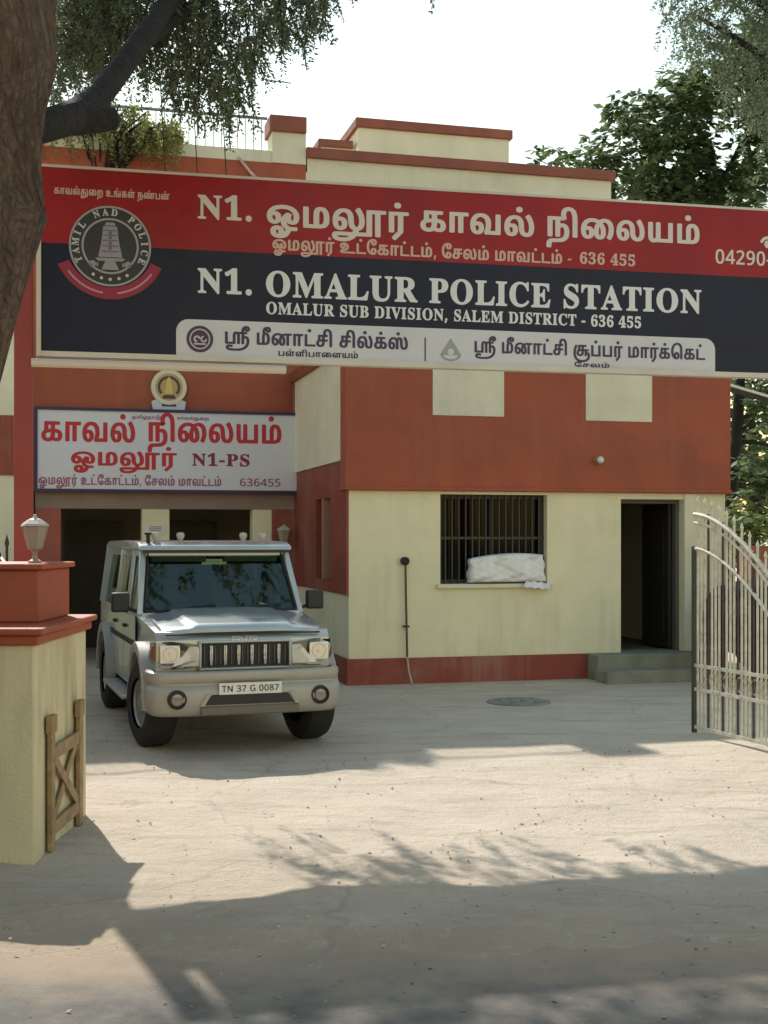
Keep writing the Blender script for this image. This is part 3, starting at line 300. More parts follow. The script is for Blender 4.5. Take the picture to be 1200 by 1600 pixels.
RUN = {
 'omalur': [1016, 1029, 1148, 1090],
 'kaval': [1018, 1041, 1036, 1092],
 'nilaiyam': [1026, 1042, 1048, 1033, 1030, 1088],
 'line2': [1016, 1029, 1148, 1090, 0, 1010, 1082, 1047, 1018, 1041, 1082, 1023, 1088, 2, 0, 1047, 1020, 1033, 1088, 0, 1029, 1041, 1036, 1082, 1023, 1088, 0, 3],
 'sri1': [1163, 0, 1133, 1027, 1041, 1082, 1020, 1042, 0, 1020, 1042, 1092, 1077, 1098],
 'sri2': [1163, 0, 1133, 1027, 1041, 1082, 1020, 1042, 0, 1109, 1087, 1028, 1090, 0, 1029, 1041, 1090, 1077, 1046, 1018, 1082],
 'slogan': [1018, 1041, 1036, 1092, 1122, 1048, 1032, 0, 1010, 1078, 1018, 1093, 0, 1026, 1083, 1028, 1086],
 'salem': [1047, 1020, 1033, 1088],
 'tn': [1025, 1029, 1042, 1094, 1026, 1041, 1116],
 'thurai': [1018, 1041, 1036, 1092, 1122, 1048, 1032],
 'palli': [1028, 1093, 1034, 1042, 1028, 1041, 1048, 1034, 1030, 1088],
 'addr': [1016, 1029, 1148, 1090, 0, 1010, 1082, 1047, 1018, 1041, 1082, 1023, 1088, 2, 0, 1047, 1020, 1033, 1088, 0, 1029, 1041, 1036, 1082, 1023, 1088],
}
_cache = {}
def glyph(k):
    if k in _cache: return _cache[k]
    if k == 0: _cache[k] = (330, []); return _cache[k]
    adv, shapes = GL[k]; parts = []
    for shape in shapes:
        loops = [[Vector((c[i], c[i + 1], 0)) for i in range(0, len(c), 2)] for c in shape]
        parts.append(([p for lp in loops for p in lp], tessellate_polygon(loops)))
    _cache[k] = (adv, parts); return _cache[k]
def serif(t): return [0 if c == ' ' else 2000 + ord(c) for c in t]
def sans(t): return [0 if c == ' ' else 3000 + ord(c) for c in t]
def text(bm, keys, x0, x1, z, h, y, thick=0.0015):
    """letters of run fitted between x0 and x1 on baseline z; h = size of 1000 font units; faces at depth y (towards -y)"""
    tot = sum(glyph(k)[0] for k in keys); sx = (x1 - x0) / tot; cx = 0
    for k in keys:
        adv, parts = glyph(k)
        for flat, tri in parts:
            vs = [bm.verts.new((x0 + (cx + p.x) * sx, y, z + p.y / 1000 * h)) for p in flat]
            for t in tri:
                try: bm.faces.new([vs[i] for i in t])
                except ValueError: pass
        cx += adv
def lettering(name, parent, m, *runs):
    if len(runs) > 1:
        for r in runs: lettering(name, parent, m, r)
        return
    bm = B(); text(bm, *runs[0])
    me = bpy.data.meshes.new(name)
    bmesh.ops.recalc_face_normals(bm, faces=bm.faces)
    for f in bm.faces:
        f.normal_update()
        if f.normal.y > 0: f.normal_flip()
    bm.to_mesh(me); bm.free()
    return obj(name, me, m, parent)
def flatpoly(bm, pts, y):
    vs = [bm.verts.new((p[0], y, p[1])) for p in pts]
    for t in tessellate_polygon([[Vector((p[0], p[1], 0)) for p in pts]]): bm.faces.new([vs[i] for i in t])
def ring(bm, cx, cz, r0, r1, y, a0=0, a1=360, n=40, sz=1.0):
    prev = None
    for i in range(n + 1):
        a = R(a0 + (a1 - a0) * i / n)
        q = (bm.verts.new((cx + r0 * math.cos(a), y, cz + sz * r0 * math.sin(a))), bm.verts.new((cx + r1 * math.cos(a), y, cz + sz * r1 * math.sin(a))))
        if prev: bm.faces.new((prev[0], prev[1], q[1], q[0]))
        prev = q
def disc(bm, cx, cz, r, y, n=32, sz=1.0): flatpoly(bm, [(cx + r * math.cos(2 * math.pi * i / n), cz + sz * r * math.sin(2 * math.pi * i / n)) for i in range(n)], y)

# ------------------------------------------------------------------ ground and road
def ground_mat():
    m = mat('sandy_concrete', (0.5, 0.43, 0.34), 0.9)
    n = m.node_tree.nodes; l = m.node_tree.links; b = n['Principled BSDF']; tc = n.new('ShaderNodeTexCoord')
    def noise(s, det=6, ro=0.6, dist=0.0):
        t = n.new('ShaderNodeTexNoise'); t.inputs['Scale'].default_value = s; t.inputs['Detail'].default_value = det; t.inputs['Roughness'].default_value = ro
        t.inputs['Distortion'].default_value = dist; l.new(tc.outputs['Object'], t.inputs['Vector']); return t.outputs['Fac']
    def ramp(src, a, bb, c, d):
        r = n.new('ShaderNodeMapRange'); l.new(src, r.inputs[0])
        for i, v in enumerate((a, bb, c, d)): r.inputs[i + 1].default_value = v
        return r.outputs[0]
    def mix(f, c1, c2, mode='MIX'):
        x = n.new('ShaderNodeMix'); x.data_type = 'RGBA'; x.blend_type = mode
        if isinstance(f, float): x.inputs[0].default_value = f
        else: l.new(f, x.inputs[0])
        for s, c in ((6, c1), (7, c2)):
            if isinstance(c, tuple): x.inputs[s].default_value = (*c, 1)
            else: l.new(c, x.inputs[s])
        return x.outputs[2]
    # yard concrete (greyer, away from the road) against the sandy entrance
    sx = n.new('ShaderNodeSeparateXYZ'); l.new(tc.outputs['Object'], sx.inputs[0])
    wob = n.new('ShaderNodeMath'); wob.operation = 'MULTIPLY_ADD'; l.new(noise(0.8), wob.inputs[0]); wob.inputs[1].default_value = 2.2; l.new(sx.outputs['Y'], wob.inputs[2])
    yard = ramp(wob.outputs[0], 11.2, 12.6, 0.0, 1.0)
    base = mix(yard, (0.61, 0.505, 0.395), (0.63, 0.55, 0.42))
    base = mix(ramp(noise(1.4, 8, 0.65), 0.42, 0.68, 0.0, 0.45), base, (0.43, 0.36, 0.27))
    front = ramp(wob.outputs[0], 6.2, 8.4, 0.85, 0.0)
    base = mix(front, base, (0.35, 0.245, 0.155))  # brown dirt near the road, darkened to take in the foreground shade
    base = mix(ramp(noise(6, 8, 0.7, 1.0), 0.52, 0.75, 0.0, 0.5), base, (0.62, 0.56, 0.47))
    mps = n.new('ShaderNodeMapping'); mps.inputs['Scale'].default_value = (0.6, 3.2, 1); mps.inputs['Rotation'].default_value = (0, 0, 0.25); l.new(tc.outputs['Object'], mps.inputs[0])
    ts = n.new('ShaderNodeTexNoise'); ts.inputs['Scale'].default_value = 1.5; ts.inputs['Detail'].default_value = 9; ts.inputs['Roughness'].default_value = 0.72; l.new(mps.outputs[0], ts.inputs['Vector'])
    base = mix(ramp(ts.outputs['Fac'], 0.51, 0.68, 0.0, 0.7), base, (0.36, 0.29, 0.21))
    base = mix(ramp(noise(45, 4, 0.7), 0.5, 0.8, 0.0, 0.4), base, (0.27, 0.23, 0.18))
    v = n.new('ShaderNodeTexVoronoi'); v.feature = 'DISTANCE_TO_EDGE'; v.inputs['Scale'].default_value = 0.42
    mpv = n.new('ShaderNodeMixRGB'); mpv.blend_type = 'ADD'; mpv.inputs[0].default_value = 0.5
    nz = n.new('ShaderNodeTexNoise'); nz.inputs['Scale'].default_value = 2.3; nz.inputs['Detail'].default_value = 5; l.new(tc.outputs['Object'], nz.inputs['Vector'])
    l.new(tc.outputs['Object'], mpv.inputs[1]); l.new(nz.outputs['Color'], mpv.inputs[2]); l.new(mpv.outputs[0], v.inputs['Vector'])
    crack = ramp(v.outputs['Distance'], 0.0, 0.008, 0.3, 0.0)
    base = mix(crack, base, (0.2, 0.17, 0.13))
    l.new(base, b.inputs['Base Color'])
    add = n.new('ShaderNodeMath'); add.operation = 'MULTIPLY_ADD'; l.new(noise(7, 8, 0.7), add.inputs[0]); add.inputs[1].default_value = 2.5; l.new(noise(60, 4), add.inputs[2])
    k = n.new('ShaderNodeBump'); k.inputs['Strength'].default_value = 0.7; k.inputs['Distance'].default_value = 0.02
    l.new(add.outputs[0], k.inputs['Height']); l.new(k.outputs[0], b.inputs['Normal'])
    return m
rng = random.Random(4)
bm = B()
def gz(x, y):
    f = max(0, min(1, (11.5 - y) / 3)) * max(0, min(1, (y - 5.2) / 0.5))
    return f * (0.012 * math.sin(2.1 * x + 1.3 * y) + 0.010 * math.sin(5.3 * x - 3.7 * y + 1) + 0.008 * math.sin(9.1 * x + 7.7 * y))
xs = [-1500, -60, -14] + [-9 + 0.15 * i for i in range(121)] + [14, 60, 1500]
ys = [-300, -20, 2] + [4 + 0.15 * i for i in range(101)] + [24, 60, 1800]
g = [[bm.verts.new((x, y, gz(x, y))) for x in xs] for y in ys]
for j in range(len(ys) - 1):
    for i in range(len(xs) - 1): bm.faces.new((g[j][i], g[j][i + 1], g[j + 1][i + 1], g[j + 1][i]))
obj('ground', bm, ground_mat(), kind='structure', smooth=True)
ASPH = mat('dusty_asphalt', (0.14, 0.126, 0.108), 0.9, var=0.25, scale=5, bump=0.5, bscale=120, dirt=(0.34, 0.28, 0.21), dscale=1.3, damt=0.8)
def dusty_edge(m):          # sand blown over the margin of the asphalt
    n = m.node_tree.nodes; l = m.node_tree.links; b = n['Principled BSDF']; src = b.inputs['Base Color'].links[0].from_socket
    tc = n.new('ShaderNodeTexCoord'); sx = n.new('ShaderNodeSeparateXYZ'); l.new(tc.outputs['Object'], sx.inputs[0])
    t = n.new('ShaderNodeTexNoise'); t.inputs['Scale'].default_value = 2.2; t.inputs['Detail'].default_value = 9; t.inputs['Roughness'].default_value = 0.7; l.new(tc.outputs['Object'], t.inputs['Vector'])
    k = n.new('ShaderNodeMath'); k.operation = 'MULTIPLY_ADD'; l.new(t.outputs['Fac'], k.inputs[0]); k.inputs[1].default_value = 1.3; l.new(sx.outputs['Y'], k.inputs[2])
    r = n.new('ShaderNodeMapRange'); l.new(k.outputs[0], r.inputs[0])
    for i, v in enumerate((5.35, 6.05, 0.0, 1.0)): r.inputs[i + 1].default_value = v
    x = n.new('ShaderNodeMix'); x.data_type = 'RGBA'; l.new(r.outputs[0], x.inputs[0]); l.new(src, x.inputs[6]); x.inputs[7].default_value = (0.37, 0.275, 0.19, 1); l.new(x.outputs[2], b.inputs['Base Color'])
dusty_edge(ASPH)
bm = B()
edge = []
for i in range(241):
    x = -12 + 0.1 * i
    edge.append((x, 5.42 + 0.10 * math.sin(1.7 * x) + 0.06 * math.sin(4.9 * x + 1) + 0.03 * math.sin(11 * x) + rng.uniform(-.03, .03)))
e0 = [bm.verts.new((x, y, 0.001)) for x, y in edge]; e1 = [bm.verts.new((x, y - 0.35, 0.012)) for x, y in edge]; e2 = [bm.verts.new((x, -3.0, 0.012)) for x, y in edge]
for i in range(240):
    bm.faces.new((e1[i], e1[i + 1], e0[i + 1], e0[i])); bm.faces.new((e2[i], e2[i + 1], e1[i + 1], e1[i]))
obj('road', bm, ASPH, kind='structure')
# loose stones and dry leaves lying on the entrance
V = []
for i in range(600):
    x, y = rng.uniform(-2.6, 3.6), 4.6 + 6.4 * rng.random() ** 1.4
    if x < -1.8 and 6.8 < y < 8.2: continue
    s = rng.uniform(0.005, 0.016); a = rng.uniform(0, 6.3); z = 0.016 + gz(x, y)
    c, sn = math.cos(a) * s, math.sin(a) * s
    t = rng.uniform(-.4, .9) * s
    V += [(x - c, y - sn, z), (x + sn * .6, y - c * .6, z + t * .5), (x + c, y + sn, z + t), (x - sn * .6, y + c * .6, z + .004)]
obj('leaf_litter', quadmesh('leaf_litter', V), leafmat('dry_leaf', (0.16, 0.11, 0.06), (0.36, 0.28, 0.17), 0.2), kind='stuff')
bm = B()
for i in range(150):
    x, y = rng.uniform(-2.4, 3.4), 4.7 + 6 * rng.random() ** 1.3
    if x < -1.8 and 6.8 < y < 8.2: continue
    s = rng.uniform(0.004, 0.013)
    M = Matrix.Translation((x, y, gz(x, y) + s * .3 + 0.004)) @ Matrix.Rotation(rng.uniform(0, 6), 4, 'Z') @ Matrix.Diagonal((s, s * rng.uniform(.6, 1), s * .6, 1))
    bmesh.ops.create_icosphere(bm, subdivisions=1, radius=1, matrix=M)
obj('gravel', bm, mat('pale_stone', (0.42, 0.37, 0.3), 0.9, var=0.3, scale=20), kind='stuff')

# ------------------------------------------------------------------ police station building (local x along the front, y back, z up)
TH = math.atan2(0.252, 0.968)
bld = thing('police_station', 'two storey cream and terracotta painted station building with porch at left', 'building', (-0.417, 15.16, 0), TH)
WID, BK = 4.947, 3.3
WIN = (1.133, 2.511, 1.186, 2.275); DOOR = (3.498, 4.362, 0.33, 2.233)
bm = B(); walls(bm, 0, WID, 0.31, 2.31, 0, 0.23, [WIN, (DOOR[0], DOOR[1], 0.31, DOOR[3])]); obj('front_wall', bm, CREAM, bld)
bm = B(); walls(bm, -0.05, WID + 0.05, 2.36, 4.0, -0.05, 0.23, [(1.02, 1.93, 3.22, 4.0), (3.0, 3.9, 3.2, 4.0)]); obj('fascia', bm, TERRA, bld)
bm = B(); box(bm, -0.065, WID + 0.065, -0.075, 0.23, 2.31, 2.36); obj('fascia_moulding', bm, TERRA, bld, bevel=0.012)
bm = B(); box(bm, 1.022, 1.928, -0.055, 0.2, 3.222, 3.998); obj('parapet_panel', bm, CREAM2, bld)
bm = B(); box(bm, 3.002, 3.898, -0.055, 0.2, 3.202, 3.998); obj('parapet_panel', bm, CREAM2, bld)
bm = B(); box(bm, -0.09, WID + 0.09, -0.1, 0.26, 4.0, 4.12); obj('parapet_cap', bm, CAPM, bld, bevel=0.015)
bm = B(); box(bm, -0.03, DOOR[0] - 0.46, -0.03, 0.23, -0.1, 0.31); obj('plinth', bm, MAROON, bld, bevel=0.008)
bm = B(); box(bm, DOOR[1] + 0.3, WID + 0.03, -0.03, 0.23, -0.1, 0.31); obj('plinth', bm, MAROON, bld, bevel=0.008)
# steps
bm = B(); box(bm, DOOR[0] - 0.46, DOOR[1] + 0.3, -0.34, 0.4, -0.1, 0.312); obj('step', bm, STEPM, bld, bevel=0.012)
bm = B(); box(bm, DOOR[0] - 0.5, DOOR[1] + 0.34, -0.70, -0.342, -0.1, 0.15); obj('step', bm, STEPM, bld, bevel=0.012)
# return wall on the left of the front block (x = 0), running back to the porch
bm = B(); box(bm, -0.004, 0.226, 0.232, BK, 0.31, 1.07); obj('side_wall', bm, CREAM, bld)
SW = (0.89, 1.80, 1.21, 2.25)
bm = B()
for a, b_, c, d in ((0.232, SW[0], 1.07, 2.675), (SW[1], BK, 1.07, 2.675), (SW[0], SW[1], 1.07, SW[2]), (SW[0], SW[1], SW[3], 2.675)): box(bm, -0.03, 0.2, a, b_, c, d)
obj('side_band', bm, MAROON, bld)
bm = B(); box(bm, -0.03, -0.001, -0.002, 0.2315, 1.07, 2.309); obj('corner_band', bm, MAROON, bld)
bm = B(); box(bm, -0.052, 0.2, 0.232, BK, 2.676, 3.96); obj('side_panel', bm, CREAM2, bld)
bm = B(); box(bm, -0.1, 0.24, 0.262, BK, 3.96, 4.11); box(bm, -0.075, -0.053, BK - 0.12, BK - 0.01, 2.7, 3.955); obj('side_cap', bm, CAPM, bld, bevel=0.01)
bm = B(); box(bm, -0.02, 0.228, -0.028, BK, -0.1, 0.309); obj('side_plinth', bm, MAROON, bld)
w = B(); box(w, 0.06, 0.09, SW[0], SW[1], SW[2], SW[3]); sw = obj('side_window', w, DARKDOOR, bld)
w = B()
box(w, -0.045, 0.055, SW[0] + 0.38, SW[0] + 0.46, SW[2] + .005, SW[3] - .005); obj('window_post', w, mat('faded_pink_paint', (0.42, 0.2, 0.15), 0.6), sw)
# front window: frame, bars
w = B(); box(w, WIN[0], WIN[1], 0.20, 0.215, WIN[2], WIN[3]); win = obj('window', w, glassmat('dim_glass', (0.3, 0.3, 0.28), ior=1.22), bld)
w = B(); t = 0.05
for a in ((WIN[0], WIN[1], WIN[3] - t, WIN[3]), (WIN[0], WIN[1], WIN[2], WIN[2] + t), (WIN[0], WIN[0] + t, WIN[2] + t, WIN[3] - t), (WIN[1] - t, WIN[1], WIN[2] + t, WIN[3] - t), (1.8, 1.845, WIN[2] + t, WIN[3] - t)): box(w, a[0], a[1], 0.12, 0.195, a[2], a[3])
obj('window_frame', w, DARKDOOR, win)
w = B()
for i in range(15): x = WIN[0] + 0.085 + i * 0.0865; box(w, x, x + 0.016, 0.085, 0.1, WIN[2] + .003, WIN[3] - .003)
for z in (1.73,): box(w, WIN[0] + .003, WIN[1] - .003, 0.101, 0.107, z, z + 0.03)
obj('window_grille', w, mat('grey_window_iron', (0.05, 0.05, 0.045), 0.6), win)
w = B(); box(w, WIN[0] - 0.05, WIN[1] + 0.05, -0.06, 0.12, WIN[2] - 0.05, WIN[2] + 0.002); obj('window_sill', w, CREAM2, win, bevel=0.008)
# door
d = B(); box(d, DOOR[1] - .092, DOOR[1] - .052, 0.235, 0.98, 0.335, DOOR[3] - .05); door = obj('door', d, DARKDOOR, bld)
d = B()
for z0, z1 in ((0.5, 1.1), (1.22, 2.08)): box(d, DOOR[1] - .10, DOOR[1] - .093, 0.36, 0.86, z0, z1)
obj('door_panel', d, DARKDOOR, door, bevel=0.004)
d = B()
for a in ((DOOR[0], DOOR[0] + .05, 0.314, DOOR[3]), (DOOR[1] - .05, DOOR[1], 0.314, DOOR[3]), (DOOR[0] + .05, DOOR[1] - .05, DOOR[3] - .05, DOOR[3])): box(d, a[0], a[1], 0.12, 0.215, a[2], a[3])
obj('door_frame', d, mat('grey_door_frame', (0.1, 0.1, 0.09), 0.6), door)
d = B(); tube(d, [(DOOR[1] - .093, 0.92, 1.28), (DOOR[1] - .13, 0.92, 1.28), (DOOR[1] - .13, 0.92, 1.36), (DOOR[1] - .093, 0.92, 1.36)], 0.009, 6); obj('handle', d, IRON, door)
d = B()
box(d, DOOR[1] + 0.002, DOOR[1] + 0.14, -0.03, 0.0, 0.314, 2.306); obj('door_surround', d, CREAM2, bld)
# front block: roof slab, back and right side, floor
bm = B(); box(bm, 0.2, WID, 0.23, 8.0, 3.3, 3.42); obj('roof_slab', bm, STEPM, bld)
bm = B(); box(bm, WID - 0.23, WID, 0.23, 8.0, -0.1, 4.0); obj('end_wall', bm, CREAM, bld)
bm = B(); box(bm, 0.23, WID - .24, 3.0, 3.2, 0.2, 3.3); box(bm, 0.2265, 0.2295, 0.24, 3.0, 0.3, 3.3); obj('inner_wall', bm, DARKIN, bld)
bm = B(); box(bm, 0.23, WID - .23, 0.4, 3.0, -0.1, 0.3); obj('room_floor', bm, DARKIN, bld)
# upper storey on the line of the porch front
bm = B(); box(bm, 0.15, 4.88, BK, BK + 0.23, 3.43, 7.2); box(bm, 4.65, 4.88, BK + 0.23, 8.0, 3.43, 7.2); obj('upper_wall', bm, CREAM2, bld)
bm = B(); box(bm, 0.132, 4.93, BK - 0.06, BK + 0.29, 7.2, 7.35); box(bm, 4.6, 4.93, BK + .29, 8.0, 7.2, 7.35); obj('upper_cap', bm, CAPM, bld, bevel=0.012)
bm = B(); box(bm, 1.43, 4.03, 5.5, 7.9, 6.0, 8.43); box(bm, .86, 1.43, 5.7, 7.5, 6.0, 8.13); obj('stair_room', bm, CREAM2, bld)
bm = B(); box(bm, 1.38, 4.08, 5.44, 7.96, 8.43, 8.58); box(bm, .8, 1.379, 5.64, 7.56, 8.13, 8.25); obj('stair_room_cap', bm, CAPM, bld, bevel=0.012)
bm = B(); box(bm, -8, 0.15, 3.6, 8.0, 6.5, 6.6); box(bm, 0.15, 4.65, BK + .23, 8, 6.5, 6.6); obj('terrace_slab', bm, STEPM, bld)
# porch block on the left
L0 = -8.0
bm = B(); box(bm, L0, 0.13, BK, BK + 0.25, 2.38, 7.1); obj('porch_fascia', bm, TERRA, bld)
bm = B(); box(bm, L0, 0.13, BK + .004, BK + 0.25, 7.1, 7.27); obj('terrace_kerb', bm, CREAM2, bld)
bm = B(); box(bm, -3.62, -0.034, BK + .01, BK + .24, 2.15, 2.38); obj('porch_beam', bm, mat('dull_mauve_paint', (0.3, 0.22, 0.19), 0.7, var=0.1), bld)
bm = B(); box(bm, -3.62, -3.28, BK - .002, BK + .3, -0.1, 2.15); obj('porch_pillar', bm, mat('rose_red_paint', (0.40, 0.11, 0.08), 0.65, var=0.1), bld, bevel=0.01)
bm = B(); box(bm, -2.185, -1.807, BK + .012, BK + .3, -0.1, 2.15); obj('porch_pillar', bm, CREAM, bld, bevel=0.01)
bm = B(); box(bm, -0.636, -0.36, BK + .012, BK + .3, -0.1, 2.15); obj('porch_pillar', bm, CREAM, bld, bevel=0.01)
bm = B(); box(bm, -0.358, -0.003, BK + .014, BK + .3, -0.1, 2.15); obj('porch_pillar', bm, MAROON, bld, bevel=0.01)
bm = B(); box(bm, -0.002, 0.22, BK + .001, 6.4, -0.1, 7.0); obj('party_wall', bm, CREAM, bld)
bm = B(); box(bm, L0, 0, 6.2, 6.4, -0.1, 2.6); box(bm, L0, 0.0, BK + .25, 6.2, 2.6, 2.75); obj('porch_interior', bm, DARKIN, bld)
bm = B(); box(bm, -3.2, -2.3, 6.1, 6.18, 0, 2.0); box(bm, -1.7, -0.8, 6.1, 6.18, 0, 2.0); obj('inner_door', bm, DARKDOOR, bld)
# left end of the porch block: cream and maroon bands with a grilled window
bm = B(); walls(bm, L0, -3.64, -0.1, 1.2, BK - .3, BK + .2); obj('left_wall', bm, CREAM, bld)
bm = B(); box(bm, L0, -3.85, BK - .32, BK - .05, 2.58, 3.38); obj('left_band', bm, MAROON, bld)
bm = B(); walls(bm, L0, -3.85, 1.2, 2.58, BK - .3, BK - .05, ); walls(bm, L0, -3.85, 3.38, 4.75, BK - .3, BK - .05, [(-4.6, -3.98, 4.15, 4.7)]); obj('left_upper_wall', bm, CREAM2, bld)
bm = B(); box(bm, -4.6, -3.98, BK - .12, BK - .1, 4.15, 4.7); lw = obj('left_window', bm, DARKDOOR, bld)
bm = B()
for i in range(6): x = -4.55 + i * .105; box(bm, x, x + .02, BK - .24, BK - .22, 4.152, 4.698)
obj('left_window_bar', bm, WHITE, lw)
# terrace pillar and railing
bm = B(); box(bm, -0.36, 0.128, BK - .02, BK + .4, 7.1, 7.54); obj('terrace_pillar', bm, CREAM2, bld)
bm = B(); box(bm, -0.40, 0.131, BK - .07, BK + .45, 7.54, 7.77); obj('pillar_cap', bm, CAPM, bld, bevel=0.012)
bm = B(); tube(bm, [(L0, BK + .12, 7.76), (-0.41, BK + .12, 7.76)], 0.022, 8); rail = obj('railing', bm, mat('rail_grey', (.25, .26, .26), .5), bld)
bm = B()
for i in range(60): x = -0.5 - i * 0.115; box(bm, x, x + .016, BK + .112, BK + .128, 7.27, 7.74)
obj('baluster', bm, WHITE, rail)
# ------------------------------------------------------------------ sign board over the porch
brd = thing('station_sign_board', 'white painted board with red lettering and dark blue frame above the porch', 'sign', (-0.417 - 0.252 * BK, 15.16 + 0.968 * BK, 0), TH)
BX0, BX1, BZ0, BZ1 = -3.63, 0.05, 2.375, 3.525
bm = B(); box(bm, BX0 + .04, BX1 - .04, -0.13, -0.075, BZ0 + .04, BZ1 - .04)
obj('panel', bm, mat('board_white', (0.72, 0.71, 0.76), 0.45, var=0.05, scale=2, dirt=(0.5, 0.48, 0.5), damt=0.3), brd)
NAVY = mat('navy_paint', (0.035, 0.02, 0.09), 0.45)
bm = B()
for a in ((BX0, BX1, BZ1 - .04, BZ1), (BX0, BX1, BZ0, BZ0 + .04), (BX0, BX0 + .04, BZ0 + .04, BZ1 - .04), (BX1 - .04, BX1, BZ0 + .04, BZ1 - .04)): box(bm, a[0], a[1], -0.15, -0.07, a[2], a[3])
obj('frame', bm, NAVY, brd)
LRED = mat('lettering_red', (0.55, 0.02, 0.03), 0.5)
def bp(px, py):      # picture measurements of the board turned into metres on it
    a = (px - 600) / 2000; s = (a * 18.35 + 1.249) / (.968 - .252 * a); Y = 18.35 + .252 * s
    return s, 1.75 - (py - 840) / 2000 * Y
runs = []
for key, x0, x1, yb, h in (('kaval', 64, 213, 689, 0.46), ('nilaiyam', 229, 440, 690, 0.46), ('omalur', 110, 276, 727, 0.32)):
    a, z = bp(x0, yb); b_, _ = bp(x1, yb); runs.append((RUN[key], a, b_, z, h, -0.1325))
lettering('lettering', brd, LRED, *runs)
a, z = bp(298, 728); b_, _ = bp(390, 728)
lettering('lettering', brd, mat('lettering_dark_red', (0.28, 0.02, 0.05), 0.5), (serif('N1-PS'), a, b_, z, 0.24, -0.1325))
a, z = bp(60, 757); b_, _ = bp(345, 757); c_, _ = bp(372, 757); d_, _ = bp(437, 757)
e_, z2 = bp(205, 655); f_, _ = bp(250, 655); g_, _ = bp(275, 655); h_, _ = bp(325, 655)
lettering('lettering', brd, mat('lettering_purple', (0.33, 0.10, 0.2), 0.5), (RUN['addr'], a, b_, z, 0.17, -0.1325), (sans('636455'), c_, d_, z, 0.15, -0.1325),
          (RUN['tn'], e_, f_, z2, 0.06, -0.1325), (RUN['thurai'], g_, h_, z2, 0.06, -0.1325))
# round emblem plaque above it
e0_, ez = bp(263, 606)
pl = thing('emblem_plaque', 'round gold and white emblem plaque fixed above the white station board', 'emblem', brd.matrix_basis @ Vector((e0_, 0, ez)) if False else (brd.location.x + e0_ * .968, brd.location.y + e0_ * .252, ez), TH)
bm = B(); lathe(bm, [(0.245, -0.09), (0.25, -0.05), (0.25, 0.0)], axis='y', seg=40); obj('disc', bm, mat('plaque_ochre', (0.55, 0.36, 0.15), 0.5), pl)
bm = B(); ring(bm, 0, 0, 0.19, 0.245, -0.093)
obj('rim', bm, mat('plaque_cream', (0.72, 0.66, 0.52), 0.5), pl)
bm = B(); ring(bm, 0, 0, 0.12, 0.155, -0.0945, -40, 220); flatpoly(bm, [(-.10, -.16), (.10, -.16), (.07, -.11), (-.07, -.11)], -0.0945)
obj('wreath', bm, mat('plaque_dark', (0.06, 0.05, 0.07), 0.5), pl)
bm = B(); flatpoly(bm, [(-.055, -.09), (.055, -.09), (.045, 0), (.03, .09), (.012, .14), (-.012, .14), (-.03, .09), (-.045, 0)], -0.096)
obj('tower_motif', bm, mat('plaque_gold', (0.75, 0.52, 0.16), 0.4), pl)
bm = B(); prism(bm, [(-.22, -.32), (.22, -.32), (.24, -.2), (.17, -.17), (-.17, -.17), (-.24, -.2)], -0.085, -0.02, 'y'); obj('scroll', bm, mat('plaque_blue_white', (0.6, 0.62, 0.66), 0.5), pl, bevel=0.01)
bm = B(); box(bm, -.1, .1, -.0875, -.086, -.27, -.235); obj('scroll_text', bm, mat('plaque_ink', (0.05, 0.06, 0.12), 0.5), pl)

# ------------------------------------------------------------------ long banner sign over the gateway
SA = math.atan2(0.22, 0.976)
ban = thing('gateway_sign', 'long red and navy flex sign on red posts across the gateway', 'sign', (0, 9.7, 0), SA)
def sg(px, py):
    a = (px - 600) / 2000; s = a * 9.7 / (.976 - .22 * a); return s, 1.75 - (py - 840) / 2000 * (9.7 + .22 * s)
X0, X1, Z0, Z1 = -2.51, 4.25, 3.085, 4.40
ZM = 3.86
bm = B(); box(bm, X0, X1, 0.0, 0.06, Z0, Z1); obj('backing', bm, mat('sign_backing', (0.5, 0.48, 0.42), 0.6), ban)
SNAVY = mat('flex_navy', (0.008, 0.011, 0.034), 0.42, var=0.2, scale=1.5, spec=0.3, bump=0.5, bscale=1.6, bdist=0.06, dirt=(0.018, 0.019, 0.035), dscale=1.1, damt=.6)
SRED = mat('flex_red', (0.31, 0.012, 0.018), 0.42, var=0.16, scale=1.5, spec=0.3, bump=0.5, bscale=1.6, bdist=0.06, dirt=(0.22, 0.025, 0.025), dscale=1.1, damt=.6)
SWHT = mat('flex_white', (0.62, 0.63, 0.68), 0.42, var=0.08, scale=2, bump=0.5, bscale=1.6, bdist=0.06, dirt=(0.45, 0.45, 0.46), damt=.4)
bm = B(); box(bm, X0, X1, -0.004, -0.0005, Z0, ZM); obj('navy_band', bm, SNAVY, ban)
bm = B(); box(bm, X0, X1, -0.004, -0.0005, ZM, Z1); obj('red_band', bm, SRED, ban)
bm = B()
s0, _ = sg(275, 540); s1, _ = sg(1117, 540); zt = sg(700, 514)[1]
r = 0.09; pts = [(s0, Z0 - .03), (s1, Z0 - .03)]
for i in range(9): a = R(90 * i / 8); pts.append((s1 - r + r * math.cos(a), zt - r + r * math.sin(a)))
for i in range(9): a = R(90 + 90 * i / 8); pts.append((s0 + r + r * math.cos(a), zt - r + r * math.sin(a)))
flatpoly(bm, pts, -0.0065); obj('sponsor_strip', bm, SWHT, ban)
bm = B()
box(bm, X0 - .035, X0 - .002, -0.03, 0.07, Z0 - .04, ZM + .02); box(bm, X0 - .002, X1, -0.02, 0.07, Z0 - .04, Z0 - .001) ; box(bm, X0 - .035, X1, -0.012, 0.07, Z1 + .001, Z1 + .02)
obj('frame', bm, mat('sign_frame_cream', (0.62, 0.57, 0.5), 0.5, var=0.1), ban)
